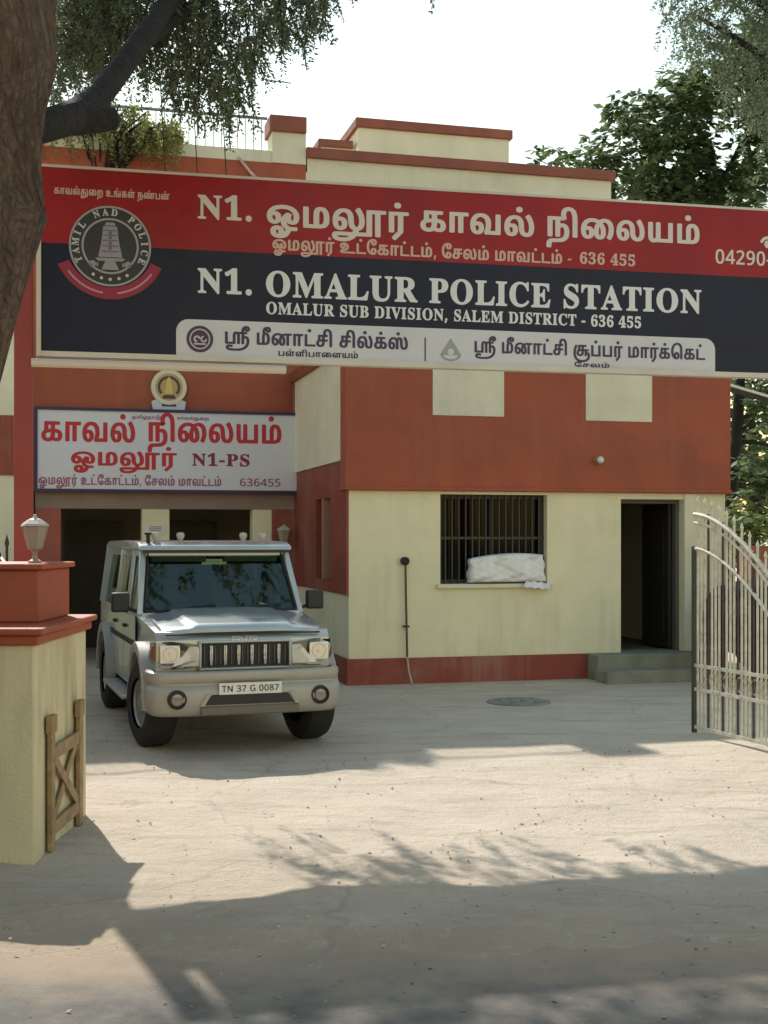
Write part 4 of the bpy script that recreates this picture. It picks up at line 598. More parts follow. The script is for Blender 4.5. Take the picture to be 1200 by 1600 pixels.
bm = B(); tube(bm, [(X0 - .07, 0.0, Z0 - .085), (-0.75, 0.0, Z0 - .085)], 0.033, 8); obj('cross_pipe', bm, mat('pipe_cream', (0.66, 0.6, 0.52), 0.5), ban)
for x in (-2.635, 4.35):
    bm = B(); box(bm, x - .065, x + .065, 0.0, 0.13, -0.1, Z1 + .05); obj('post', bm, REDPOST, ban, bevel=0.008)
LW = mat('lettering_cream', (0.68, 0.62, 0.58), 0.5)
LW2 = mat('lettering_white', (0.70, 0.73, 0.76), 0.5)
yL = -0.0065
runs = []
def addrun(keys, px0, px1, pyb0, pyb1, h, y=yL):
    a, za = sg(px0, pyb0); b_, zb = sg(px1, pyb1); runs.append((keys, a, b_, (za + zb) / 2, h, y))
def flush(m): lettering('lettering', ban, m, *runs); runs.clear()
addrun(serif('N1.'), 308, 398, 340, 346, 0.245)
for key, a, b_, y0, y1 in (('omalur', 416, 640, 353, 363), ('kaval', 656, 838, 361, 369), ('nilaiyam', 853, 1096, 370, 380)): addrun(RUN[key], a, b_, y0, y1, 0.27)
addrun(sans('04290-2'), 1117, 1222, 411, 417, 0.155)
flush(LW)
addrun(RUN['line2'], 425, 893, 390, 413, 0.135); addrun(serif('636 455'), 905, 994, 412, 416, 0.125)
addrun(RUN['slogan'], 84, 265, 303, 312, 0.075)
flush(mat('lettering_pink', (0.62, 0.42, 0.36), 0.5))
addrun(serif('N1.'), 308, 398, 456, 461, 0.255); addrun(serif('OMALUR'), 414, 653, 462, 472, 0.265)
addrun(serif('POLICE'), 670, 862, 473, 480, 0.265); addrun(serif('STATION'), 878, 1098, 481, 489, 0.265)
addrun(serif('OMALUR SUB DIVISION, SALEM DISTRICT - 636 455'), 415, 1003, 490, 513, 0.125)
flush(LW2)
LDK = mat('lettering_indigo', (0.05, 0.03, 0.09), 0.5)
yS = -0.0085
addrun(RUN['sri1'], 350, 639, 538, 545, 0.155, yS); addrun(RUN['palli'], 434, 560, 556, 560, 0.062, yS)
addrun(RUN['sri2'], 740, 1102, 553, 560, 0.15, yS); addrun(RUN['salem'], 897, 953, 573, 575, 0.05, yS)
flush(LDK)
# marks on the sponsor strip
cx, cz = sg(312, 530)
bm = B(); disc(bm, cx, cz, 0.098, -0.0085); obj('round_logo', bm, mat('logo_plum', (0.07, 0.03, 0.08), 0.5), ban)
bm = B(); ring(bm, cx, cz, 0.066, 0.076, -0.0105); ring(bm, cx - .02, cz, 0.012, 0.026, -0.0105, 0, 270, 16); ring(bm, cx + .028, cz, 0.012, 0.024, -0.0105, 90, 360, 16); box(bm, cx - .045, cx + .045, -.0107, -.0105, cz - .042, cz - .03)
obj('logo_mark', bm, mat('logo_grey', (0.5, 0.48, 0.55), 0.5), ban)
cx, cz = sg(704, 549)
bm = B(); ring(bm, cx, cz - .005, 0.07, 0.09, -0.0085, 200, 340, 24, 0.8); flatpoly(bm, [(cx - .085, cz - .03), (cx + .085, cz - .03), (cx + .03, cz + .055), (cx, cz + .10), (cx - .03, cz + .055)], -0.0085)
obj('lamp_logo', bm, mat('logo_pale_grey', (0.33, 0.34, 0.36), 0.5), ban)
bm = B(); disc(bm, cx, cz - .005, 0.025, -0.0105); obj('logo_mark', bm, SWHT, ban)
cx, cz = sg(664, 546)
bm = B(); box(bm, cx - .005, cx + .005, -.0087, -.0066, cz - .09, cz + .09); obj('divider', bm, LDK, ban)
cx, cz = sg(1196, 378)
bm = B(); ring(bm, cx + .02, cz - .03, 0.05, 0.075, yL, 20, 160, 16); disc(bm, cx + .02, cz - .02, 0.032, yL); obj('telephone_mark', bm, LW, ban)
# police crest
cx, cz = sg(172, 385); q = 0.285
bm = B(); disc(bm, cx, cz, q, -0.0065, 48); obj('crest_ground', bm, mat('crest_dark', (0.03, 0.03, 0.035), 0.5), ban)
bm = B(); ring(bm, cx, cz, q * .97, q * 1.02, -0.0085, n=56); ring(bm, cx, cz, q * .66, q * .71, -0.0085, n=48); obj('crest_ring', bm, mat('crest_grey', (0.34, 0.34, 0.36), 0.5), ban)
bm = B()
for k, (ch, a) in enumerate(zip('TAMIL.NAD.POLICE', [205 - 15.3 * i for i in range(16)])):
    if ch == '.': continue
    c_ = B(); kk = 2000 + ord(ch)
    adv, parts = glyph(kk)
    M = Matrix.Translation((cx + q * .78 * math.cos(R(a)), 0, cz + q * .78 * math.sin(R(a)))) @ Matrix.Rotation(-R(a - 90), 4, 'Y')
    for flat, tri in parts:
        vs = [bm.verts.new(M @ Vector(((p.x - adv / 2) / 1000 * .062, -0.0085, p.y / 1000 * .07))) for p in flat]
        for t in tri: bm.faces.new([vs[i] for i in t])
    c_.free()
for k in range(5): disc(bm, cx + q * .84 * math.cos(R(240 + 15 * k)), cz + q * .84 * math.sin(R(240 + 15 * k)), .012, -0.0085, 12)
obj('crest_lettering', bm, mat('crest_silver', (0.55, 0.55, 0.56), 0.5), ban)
bm = B()
def T(x, z): return (cx + x * q, cz + z * q)
flatpoly(bm, [T(-.17, .50), T(.17, .50), T(.22, .1), T(.30, -.28), T(-.30, -.28), T(-.22, .1)], -0.0085)
flatpoly(bm, [T(-.14, .52), T(.14, .52), T(.10, .60), T(-.10, .60)], -0.0085)
flatpoly(bm, [T(-.38, -.30), T(.38, -.30), T(.30, -.38), T(-.30, -.38)], -0.0085)
flatpoly(bm, [T(-.12, -.38), T(.12, -.38), T(.22, -.60), T(-.22, -.60)], -0.0085)
for sx in (-1, 1): disc(bm, cx + sx * .44 * q, cz - .46 * q, .025, -0.0085, 14); flatpoly(bm, [T(sx * .30, -.42), T(sx * .34, -.42), T(sx * .34, -.52), T(sx * .30, -.52)], -0.0085)
obj('crest_tower', bm, mat('crest_tower_grey', (0.30, 0.29, 0.32), 0.5), ban)
bm = B()
for z in (.38, .26, .13, -.01, -.15): box(bm, cx - q * (.20 - z * .1), cx + q * (.20 - z * .1), -.0105, -.0087, cz + z * q, cz + z * q + .008)
for z in (.31, .19, .05, -.08): box(bm, cx - q * .04, cx + q * .04, -.0105, -.0087, cz + z * q - .004, cz + z * q + .018)
obj('crest_tower_lines', bm, mat('crest_line', (0.14, 0.13, 0.16), 0.5), ban)
bm = B(); ring(bm, cx, cz + .10 * q, q * 1.12, q * 1.42, -0.0085, 205, 335, 40, 1.02); obj('crest_ribbon', bm, mat('ribbon_crimson', (0.28, 0.02, 0.05), 0.5), ban)
bm = B(); ring(bm, cx, cz + .10 * q, q * 1.25, q * 1.30, -0.0105, 216, 262, 24, 1.02); ring(bm, cx, cz + .10 * q, q * 1.25, q * 1.30, -0.0105, 278, 324, 24, 1.02); obj('ribbon_text', bm, mat('ribbon_pink', (0.5, 0.24, 0.3), 0.5), ban)

# ------------------------------------------------------------------ compound wall end with lantern
GP = mat('gate_pier_cream', (0.66, 0.58, 0.37), 0.8, var=0.12, scale=3, bump=0.4, bscale=40, dirt=(0.36, 0.29, 0.18), dscale=2.2, damt=0.7, stretch=0.3, streak=(0.33, 0.25, 0.14), samt=0.75)
cw = thing('compound_wall', 'cream compound wall end with terracotta upper tier beside the gateway', 'wall', (-1.885, 6.9, 0))
bm = B(); box(bm, -4, 0, 0, 1.2, -0.1, 1.17); obj('wall', bm, GP, cw, bevel=0.012)
bm = B(); prism(bm, [(-.0, 1.171), (.02, 1.171), (.02, 1.19), (.05, 1.24), (.05, 1.265), (0, 1.265)], -4, 0.0, 'x') if False else None
box(bm, -4.05, 0.03, -0.03, 1.23, 1.171, 1.225); box(bm, -4.05, 0.06, -0.06, 1.26, 1.226, 1.262); obj('ledge', bm, TERRA, cw, bevel=0.012)
bm = B(); box(bm, -3.3, -3.05, 1.201, 9.4, -0.1, 2.3); obj('added_shade_wall', bm, GP, cw, bevel=0.012)  # unseen wall added to darken the jeep's flank and cut sun at the left
bm = B(); box(bm, -4, -0.09, 0.42, 1.14, 1.263, 1.565); obj('upper_tier', bm, TERRA, cw, bevel=0.012)
bm = B(); box(bm, -4.05, -0.06, 0.39, 1.17, 1.566, 1.6); obj('coping', bm, TERRA, cw, bevel=0.01)
def lantern(loc, label, tilt=0.0, sc=1.0, broken=False):
    t = thing('lantern', label, 'lamp', loc, tilt, 'white glass gate lanterns'); t.scale = (sc,) * 3
    bm = B(); lathe(bm, [(0.05, 0), (0.05, 0.012), (0.022, 0.03), (0.018, 0.07), (0.03, 0.09), (0.055, 0.1)], seg=12); obj('base', bm, mat('lantern_metal', (0.35, 0.27, 0.23), 0.5), t, smooth=True)
    bm = B(); lathe(bm, [(0.05, 0.101), (0.058, 0.12), (0.092, 0.27), (0.088, 0.272), (0.05, 0.115)], seg=6); obj('lamp_shade', bm, leafmat('lantern_glass', (0.50, 0.42, 0.35), (0.50, 0.42, 0.35), 0.3), t)
    bm = B(); lathe(bm, [(0.11, 0.273), (0.1, 0.29), (0.05, 0.325), (0.018, 0.335), (0.012, 0.36), (0.0, 0.362)], seg=6); obj('cap', bm, mat('lantern_cap', (0.5, 0.44, 0.38), 0.5), t)
    bm = B()
    for k in range(6): a = R(60 * k); tube(bm, [(0.052 * math.cos(a), 0.052 * math.sin(a), .102), (.096 * math.cos(a), .096 * math.sin(a), .273)], 0.005, 5)
    obj('rib', bm, mat('lantern_rib', (0.4, 0.33, 0.28), 0.5), t)
lantern((-2.10, 7.7, 1.6), 'white lantern standing on the terracotta top of the compound wall', 0, .8)
# rusty X-braced frame leaning on the wall
RUST = mat('rusty_brown_iron', (0.30, 0.20, 0.10), 0.75, var=0.3, scale=12, bump=0.3, dirt=(0.42, 0.32, 0.18), dscale=7)
fr = thing('barrier_frame', 'rusty brown X-braced iron frame standing against the compound wall', 'barrier', (-1.872, 7.05, 0), 0)
def bar(bm, a, b_, w=0.05, t=0.02):
    a, b_ = Vector(a), Vector(b_); d = b_ - a
    M = Matrix.Translation((a + b_) / 2) @ d.to_track_quat('Z', 'Y').to_matrix().to_4x4()
    v = box(bm, -t / 2, t / 2, -w / 2, w / 2, -d.length / 2, d.length / 2)
    bmesh.ops.transform(bm, matrix=M, verts=v)
for y in (0.06, 0.72):
    bm = B(); box(bm, 0.0, 0.028, y, y + .075, 0.0, 0.74); obj('upright', bm, RUST, fr, bevel=0.004)
    bm = B(); box(bm, -0.003, 0.036, y - .02, y + .095, 0.66, 0.76); obj('bracket', bm, RUST, fr, bevel=0.006)
for z in (0.5, 0.08):
    bm = B(); box(bm, 0.002, 0.024, 0.136, 0.719, z, z + .075); obj('crossbar', bm, RUST, fr, bevel=0.004)
bm = B(); bar(bm, (0.008, 0.15, 0.15), (0.008, 0.71, 0.51), 0.06, 0.008); obj('brace', bm, RUST, fr)
bm = B(); bar(bm, (0.018, 0.71, 0.15), (0.018, 0.15, 0.51), 0.06, 0.008); obj('brace', bm, RUST, fr)

# ------------------------------------------------------------------ gate leaves
GATE = mat('cream_gate_paint', (0.64, 0.61, 0.51), 0.45, 0.0, var=0.12, scale=9, dirt=(0.2, 0.15, 0.1), dscale=14, damt=0.5)
GDARK = mat('dark_gate_paint', (0.05, 0.045, 0.04), 0.5, var=0.2, scale=9)
def gate(loc, ang, label, m, L=2.02, step=.052):
    """local x runs from the free end to the hinge"""
    t = thing('gate_leaf', label, 'gate', loc, ang, 'gate leaves swung open')
    tz = lambda d: max(1.0, 1.955 - 0.47 * (d / 1.0) ** 1.75 if d < 1.05 else 1.4438 - 0.82 * (d - 1.05) + 0.38 * (d - 1.05) ** 2)
    ds = [L * i / 40 for i in range(41)]
    bm = B(); tube(bm, [(d, 0, tz(d)) for d in ds], 0.022, 8); tube(bm, [(d, 0.0, tz(d) - 0.075) for d in ds], 0.014, 8); obj('top_rail', bm, m, t, smooth=True)
    bm = B(); tube(bm, [(d, 0, tz(d) - 0.30 - .02 * d) for d in ds], 0.016, 8); obj('inner_rail', bm, m, t, smooth=True)
    bm = B()
    for z in (0.62, 0.41, 0.075): box(bm, 0.02, L - .02, -.015, .015, z - .015, z + .015)
    obj('cross_rail', bm, m, t)
    bm = B(); box(bm, -.02, .015, -.02, .02, 0.02, tz(0) - .28); obj('end_stile', bm, GDARK, t, bevel=0.004)
    bm = B(); box(bm, L - .02, L + .03, -.03, .03, 0.02, tz(L) - .0); obj('hinge_stile', bm, GDARK, t, bevel=0.004)
    n = int(L / step)
    for i in range(1, n):
        d = L * i / n; bm = B(); box(bm, d - .0075, d + .0075, -.0075, .0075, 0.09, tz(d) + (0.10 if i % 2 else 0.03))
        if i % 2: lathe(bm, [(0.0, tz(d) + .17), (0.016, tz(d) + .125), (0.009, tz(d) + .10)], c=(d, 0, 0), seg=6)
        obj('bar', bm, m if i % 4 else GDARK, t)
    bm = B()
    k = int(L / 0.2)
    for i in range(k):
        c = 0.1 + i * (L - .1) / k
        for r0, dx, dz in ((0.062, 0.0, 0.0), (0.03, .085, .03), (0.03, .085, -.035)):
            tube(bm, [(c + dx + r0 * math.cos(R(a)), 0.0, 0.515 + dz + r0 * math.sin(R(a))) for a in range(0, 331, 30)], 0.008, 5)
    obj('scrollwork', bm, mat('scroll_brass', (0.50, 0.42, 0.32), 0.5, var=0.2, scale=30), t)
    return t
gdir = math.atan2(-0.938, 0.347)
gate((2.755, 11.36, 0), gdir, 'cream iron gate leaf with curved top standing open at the right', GATE)
gate((-3.9, 10.89, 0), math.atan2(-.821, .571), 'dark iron gate leaf folded back behind the compound wall at the left', GDARK, step=.13).scale = (1.2, 1, 1.45)

# ------------------------------------------------------------------ small things on and around the building
def on_b(x, y, z): return (-0.417 + .968 * x - .252 * y, 15.16 + .252 * x + .968 * y, z)
pp = thing('wall_pipe', 'thin dark pipe hanging down the cream wall from a round black outlet', 'pipe', on_b(0.68, -0.02, 0), TH)
bm = B(); lathe(bm, [(0.0, -0.07), (0.03, -0.07), (0.05, -0.05), (0.05, 0.019)], c=(0, 0, 1.47), axis='y', seg=16); obj('outlet', bm, BLACK, pp, smooth=True)
bm = B(); tube(bm, [(0, -.04, 1.44), (.005, -.045, 1.0), (.012, -.05, 0.62), (.015, -.06, .33)], 0.014, 8); obj('pipe', bm, mat('dark_green_pipe', (0.06, 0.065, 0.03), 0.5), pp, smooth=True)
bm = B(); tube(bm, [(.015, -.06, .33), (.03, -.09, .15), (.055, -.13, .015)], 0.012, 8); obj('pipe_end', bm, mat('pale_pipe', (0.5, 0.4, 0.3), 0.6), pp, smooth=True)
bm = B(); box(bm, -.02, .045, -.062, .018, .68, .70); obj('clamp', bm, IRON, pp)
bulb = thing('wall_light', 'small white round light on the terracotta band between panel and door', 'lamp', on_b(2.24 + .92, -0.051, 2.71), TH)
bm = B(); lathe(bm, [(0.06, 0), (0.06, -.02), (0.03, -.04), (0.03, -.05)], axis='y', seg=20); obj('base', bm, mat('bulb_base', (0.3, 0.13, 0.08), 0.5), bulb, smooth=True)
bm = B(); lathe(bm, [(0.02, -.051), (0.04, -.07), (0.045, -.09), (0.03, -.12), (0, -.128)], axis='y', seg=20); obj('globe', bm, WHITE, bulb, smooth=True)
# white sheet bundle on the window sill
bag = thing('folded_sheet', 'crumpled white plastic bundle lying on the window sill against the bars', 'bundle', on_b(1.98, 0.0, 1.19), TH)
bm = B(); bmesh.ops.create_grid(bm, x_segments=44, y_segments=26, size=1)
for v in bm.verts:
    u, w_ = v.co.x, v.co.y
    k = (1 - abs(u) ** 10) * (1 - abs(w_) ** 8)
    k = max(0, k) ** .5
    cr = 0.016 * math.sin(4 * u + 3 * w_ + math.sin(3 * u)) + 0.010 * math.sin(9 * u - 5 * w_ + 2 * math.sin(4 * w_)) + 0.004 * math.sin(17 * u + 13 * w_)
    v.co = Vector((0.48 * u * (1 - .03 * w_) + .01 * math.sin(6 * w_), -0.035 - k * (0.055 + cr * .8 - .012 * w_), 0.19 + 0.175 * w_ - .02 * (w_ + 1) * u * u + .012 * (w_ + 1) * u))
bmesh.ops.extrude_face_region(bm, geom=bm.faces[:])
geo = [v for v in bm.verts if v.is_boundary or True]
half = list(bm.verts)[45 * 27:]
for v in half: v.co.y = 0.075 if abs(v.co.y + 0.035) < .2 else v.co.y
PLAST = mat('white_plastic_sheet', (0.84, 0.83, 0.82), 0.4, var=0.08, scale=7, bump=0.4, bscale=12, dirt=(0.45, 0.44, 0.43), dscale=6, damt=0.55)
obj('bundle', bm, PLAST, bag, smooth=True)
bm = B(); bmesh.ops.create_grid(bm, x_segments=16, y_segments=10, size=1)
for v in bm.verts:
    u, w_ = v.co.x, v.co.y
    v.co = Vector((0.36 + .17 * u + .03 * w_, -0.105 - .05 * (1 - w_) / 2 + .01 * math.sin(7 * u), 0.03 - .05 * (1 - w_) * .7 - .03 * (u + 1) * .5 + .008 * math.sin(11 * u)))
fl_ = obj('hanging_flap', bm, PLAST, bag, smooth=True); k = fl_.modifiers.new('thick', 'SOLIDIFY'); k.thickness = 0.006
bm = B(); text(bm, sans('004'), -0.26, -0.02, 0.27, 0.07, -0.12) if False else None
bm.free()
nt = thing('paper_notice', 'small white paper notice stuck on the middle porch pillar', 'notice', on_b(-2.0, BK - .02, 1.86), TH)
bm = B(); box(bm, -.13, .13, 0.02, 0.03, -.06, .065); obj('paper', bm, WHITE, nt)
bm = B()
for z in (.035, .01, -.015): box(bm, -.09, .08, .0185, .0195, z, z + .008)
obj('printed_line', bm, IRON, nt)
# little lantern on the porch corner, behind the jeep
lantern(on_b(-0.22, BK - 0.2, 1.58), 'pinkish lantern on a bracket at the maroon porch pillar behind the jeep', 0.3, 1.0)
# striped rope over the terracotta parapet
rp = B(); pts = []
for i in range(15):
    t = i / 14; x, zz = -0.85 + .42 * t, 7.14 - .42 * t - .10 * math.sin(math.pi * t) * .4
    pts.append(on_b(x, BK - .03 - .02 * math.sin(math.pi * t), zz))
tube(rp, pts, 0.022, 6); o = obj('rope', rp, mat('pale_rope', (0.62, 0.45, 0.4), 0.8, var=0.4, scale=14), smooth=True); tag(o, 'pale striped rope hanging over the terracotta parapet beside the terrace pillar', 'rope')
# oval drain cover in the yard
bm = B(); lathe(bm, [(0.34, 0.0), (0.34, 0.012), (0.31, 0.016), (0.0, 0.016)], c=(1.43, 13.6, 0.0), seg=32)
for x in (-.18, -.06, .06, .18): box(bm, 1.43 + x - .02, 1.43 + x + .02, 13.4, 13.8, 0.017, 0.024)
tag(obj('drain_cover', bm, mat('drain_iron', (0.26, 0.25, 0.22), 0.85, var=.3, scale=8)), 'dark round drain cover lying in the grey yard', 'drain cover')
# ------------------------------------------------------------------ silver jeep (local x to its left hand, y towards its tail, z up)
PAINT = mat('silver_jeep_paint', (0.46, 0.51, 0.51), 0.26, 0.5, var=0.04, scale=6, coat=0.5)
PAINTB = mat('champagne_bumper_paint', (0.38, 0.36, 0.32), 0.45, 0.15, var=0.06, scale=5)
TRIM = mat('black_plastic', (0.02, 0.02, 0.02), 0.55)
SEAT = mat('grey_seat_cloth', (0.10, 0.12, 0.12), 0.9)
GLASS = glassmat('windscreen_glass', (0.62, 0.72, 0.68), 0.025, 1.5)
GLASSD = glassmat('side_glass', (0.10, 0.12, 0.115), 0.0, 1.35)
HLENS = glassmat('headlamp_lens', (0.95, 0.95, 0.95), 0.0, 1.35)
AMBER = mat('amber_lens', (0.30, 0.07, 0.04), 0.2, coat=1)
jeep = thing('jeep', 'silver boxy police jeep with roof lamps parked in front of the porch', 'jeep', (-1.075, 10.27, 0), R(18.5))
HW = 0.745
def arc(cy, cz, r, a0, a1, n=14): return [(cy + r * math.cos(R(a0 + (a1 - a0) * i / n)), cz + r * math.sin(R(a0 + (a1 - a0) * i / n))) for i in range(n + 1)]
FY, RY, WR = 0.74, 3.34, 0.365
prof = [(0.20, 0.42), (0.20, 0.92), (0.24, 0.985), (1.16, 1.075), (4.02, 1.085), (4.06, 1.0), (4.06, 0.42)]
prof += [(RY + .42, 0.42)] + arc(RY, .38, .42, 5, 175) + [(RY - .42, .42), (FY + .42, .42)] + arc(FY, .38, .42, 5, 175) + [(FY - .42, .42)]
bm = B(); prism(bm, prof, -HW, HW, 'x')
for v in bm.verts:                       # the nose draws in a little and its corners turn back
    if v.co.y < .26: v.co.x *= .965; v.co.y += .018
body = obj('body', bm, PAINT, jeep, bevel=0.028, seg=3)
bm = B(); box(bm, -.5, .5, .3, 3.8, .3, .415); box(bm, -.44, .44, FY - .3, RY + .3, .415, .7); obj('underbody', bm, TRIM, jeep)
# bonnet: one pressed sheet with a raised middle, rolled over at its front edge
bm = B(); nx, ny = 48, 30; rows = []
for j in range(ny + 1):
    row = []
    for i in range(nx + 1):
        x = -.675 + 1.35 * i / nx; v = (j / ny) ** 1.6; y0 = .205 + .075 * abs(x / .675) ** 3
        y = y0 + (1.13 - y0) * v; d = y - y0
        z = .985 + .042 * (1 - math.exp(-d / .03)) + .085 * d / .9 - .028 * abs(x / .675) ** 4
        e = max(0, min(1, (.43 + .06 * d - abs(x)) / .035)); z += .020 * e * e * (3 - 2 * e) * min(1, d / .07)
        row.append(bm.verts.new((x, y, z)))
    rows.append(row)
for j in range(ny):
    for i in range(nx): bm.faces.new((rows[j][i], rows[j][i + 1], rows[j + 1][i + 1], rows[j + 1][i]))
hood = obj('bonnet', bm, PAINT, jeep, smooth=True); k = hood.modifiers.new('thick', 'SOLIDIFY'); k.thickness = .02; k.offset = -1
bm = B(); box(bm, -.64, .64, .212, .226, .958, .972); obj('bonnet_gap', bm, TRIM, hood)
bm = B(); text(bm, sans('BOLERO'), -.11, .11, .917, .042, .2); obj('bonnet_lettering', bm, CHROME, hood)
# nose: grille and lamps
bm = B(); box(bm, -.36, .36, .193, .199, .70, .895); gr = obj('grille', bm, TRIM, jeep)
bm = B()
for x in (-.28, -.165, -.055, .055, .165, .28): box(bm, x - .014, x + .014, .165, .192, .715, .88)
obj('grille_slat', bm, CHROME, gr, bevel=0.006)
bm = B(); box(bm, -.385, .385, .15, .192, .897, .918); box(bm, -.385, .385, .15, .192, .677, .698); box(bm, -.385, -.362, .15, .192, .698, .897); box(bm, .362, .385, .15, .192, .698, .897); obj('grille_frame', bm, PAINT, gr, bevel=0.006)
bm = B()
for x in [-.335 + .0447 * i for i in range(16)]: box(bm, x - .004, x + .004, .18, .1915, .72, .875)
obj('grille_mesh', bm, mat('grille_grey', (.09, .1, .1), .5), gr)
for s in (-1, 1):
    shape = [(.375, .70), (.375, .885), (.60, .915), (.755, .905), (.765, .78), (.70, .695)]
    def lamp(y0, y1, k=1.0):
        q = B(); cxx, czz = .57, .80
        prism(q, [(s * (cxx + (x - cxx) * k), czz + (z - czz) * k) for x, z in shape], y0, y1, 'y')
        bmesh.ops.subdivide_edges(q, edges=q.edges[:], cuts=2, use_grid_fill=True)
        for v in q.verts: v.co.y += max(0, abs(v.co.x) - .60) * .75
        return q
    h = obj('headlight', lamp(.165, .215), mat('lamp_housing', (.22, .21, .20), .25, .7), jeep)
    bm = B(); box(bm, min(s * .535, s * .698), max(s * .535, s * .698), .148, .164, .742, .888); obj('reflector', bm, mat('reflector_silver', (.85, .82, .76), .22, .7), h, bevel=.022, seg=4)
    bm = B(); lathe(bm, [(0.058, -.002), (0.05, .004), (0.03, .010), (0.0, .013)], c=(s * .615, .1475, .815), axis='y', seg=26, cap=False); obj('reflector_bowl', bm, mat('bowl_silver', (.55, .54, .5), .2, .9), h, smooth=True)
    bm = B(); lathe(bm, [(0.0, -.022), (0.014, -.018), (0.018, .012)], c=(s * .615, .150, .815), axis='y', seg=14); obj('bulb', bm, WHITE, h, smooth=True)
    bm = B(); prism(bm, [(s * .385, .712), (s * .385, .872), (s * .46, .876), (s * .52, .80), (s * .60, .728), (s * .60, .708)], .145, .164, 'y'); obj('side_lamp', bm, mat('side_lamp_white', (.8, .8, .78), .25, .3), h, bevel=0.008)
    bm = B(); prism(bm, [(s * .51, .705), (s * .69, .705), (s * .71, .73), (s * .51, .722)], .140, .16, 'y'); obj('chrome_strip', bm, CHROME, h)
    bm = B(); prism(bm, [(s * .712, .74), (s * .757, .80), (s * .75, .89), (s * .712, .88)], .155, .20, 'y')
    for v in bm.verts: v.co.y += max(0, abs(v.co.x) - .60) * .55
    obj('turn_signal', bm, AMBER, h, bevel=0.006)
    lens = lamp(.122, .127, .985); obj('lens', lens, HLENS, h)
# bumper: wrap-round, with lower centre insert
def sweep_bumper():
    sec = [(.05, .682), (.012, .684), (-.006, .672), (-.012, .640), (-.004, .603), (.012, .588), (.010, .574), (-.012, .556), (-.022, .52), (-.024, .45), (-.016, .39), (.004, .345), (.03, .328), (.08, .326)]
    q = B(); N = 56; cols = []
    for i in range(N + 1):
        t = math.pi * i / N; c, sn = math.cos(t), math.sin(t)
        x = -.79 * math.copysign(abs(c) ** .34, c); y = .40 - .385 * abs(sn) ** .42
        dx = -.0; nrm = Vector((math.copysign(abs(x / .79) ** 5, x), -(abs(sn) ** .8), 0)); nrm.normalize()
        cols.append([q.verts.new((x - nrm.x * o, y - nrm.y * o, z)) for o, z in sec])
    for i in range(N):
        for j in range(len(sec) - 1): q.faces.new((cols[i][j], cols[i + 1][j], cols[i + 1][j + 1], cols[i][j + 1]))
    return q
bump_ = obj('bumper', sweep_bumper(), PAINTB, jeep, smooth=True)
bm = B(); prism(bm, [(-.36, .42), (-.31, .50), (.31, .50), (.36, .42)], -.018, .03, 'y'); obj('air_intake', bm, TRIM, bump_, bevel=0.004)
bm = B(); box(bm, -.40, .40, -.026, .05, .335, .408); obj('skid_bar', bm, mat('dark_bumper_insert', (0.16, 0.14, 0.11), .6), bump_, bevel=0.012)
for s in (-1, 1):
    bm = B(); prism(bm, [(s * .37, .41), (s * .32, .505), (s * .35, .51), (s * .41, .41)], -.026, .01, 'y'); obj('intake_corner', bm, PAINTB, bump_, bevel=0.004)
    bm = B(); lathe(bm, [(0.076, .03), (0.076, -.014), (0.066, -.018), (0.062, -.004), (0.0, -.002)], c=(s * .585, .004, .47), axis='y', seg=28); fg = obj('fog_light', bm, TRIM, jeep, smooth=True)
    bm = B(); lathe(bm, [(0.05, 0), (0.045, -.012), (0.0, -.018)], c=(s * .585, .0, .47), axis='y', seg=20); obj('lens', bm, mat('fog_lens', (.22, .2, .17), .15, coat=1), fg, smooth=True)
np_ = obj('number_plate', (lambda b: (box(b, -.255, .255, -.03, -.012, .50, .592), b)[1])(B()), WHITE, jeep, bevel=0.003)
bm = B(); text(bm, sans('TN 37 G 0087'), -.235, .235, .522, .068, -.0315); obj('plate_lettering', bm, IRON, np_)
# cabin
cb, ct = 1.08, 1.625                   # belt and roof line
wy0, wy1 = 1.15, 1.47                  # windscreen foot and head
def pil(bm, a, b_, w, d): bar(bm, a, b_, w, d)
hb, ht = .715, .645
bm = B()
for s in (-1, 1):
    for (y0, y1, w) in ((wy0 + .02, wy1 + .02, .075), (1.86, 1.9, .07), (2.72, 2.72, .08), (3.96, 3.88, .11)):
        pil(bm, (s * hb, y0, cb - .02), (s * ht, y1, ct + .02), w, .06)
    pil(bm, (s * ht, wy1 + .05, ct - .015), (s * ht, 3.88, ct - .015), .07, .05)
box(bm, -hb, hb, wy0 - .03, wy0 + .06, cb - .02, cb + .015)
pil(bm, (-ht, wy1 + .0, ct - .02), (ht, wy1 + .0, ct - .02), .05, .05)
obj('cabin_frame', bm, PAINT, jeep, bevel=0.012)
bm = B()
rp_ = [(1.36, ct + .012), (1.40, ct + .055), (1.52, ct + .085), (2.4, ct + .10), (3.76, ct + .09), (3.96, ct + .05), (3.99, ct + .012)]
prism(bm, rp_, -.70, .70, 'x'); roof = obj('roof', bm, PAINT, jeep, bevel=0.03, seg=4)
bm = B(); box(bm, -.66, .66, 1.362, 1.40, ct - .012, ct + .013); obj('roof_gutter', bm, TRIM, roof)
def pane(name, pts, m, parent):
    bm = B(); vs = [bm.verts.new(p) for p in pts]; bm.faces.new(vs); o = obj(name, bm, m, parent); k = o.modifiers.new('thick', 'SOLIDIFY'); k.thickness = .006; return o
ws = pane('windscreen', [(-hb + .03, wy0, cb + .015), (hb - .03, wy0, cb + .015), (ht - .03, wy1, ct - .02), (-ht + .03, wy1, ct - .02)], GLASS, jeep)
bm = B()
for s in (-1, 1):
    pil(bm, (s * (hb - .04), wy0 - .012, cb + .03), (s * (ht - .04), wy1 - .012, ct - .02), .035, .012)
pil(bm, (-hb + .04, wy0 - .012, cb + .025), (hb - .04, wy0 - .012, cb + .025), .03, .012)
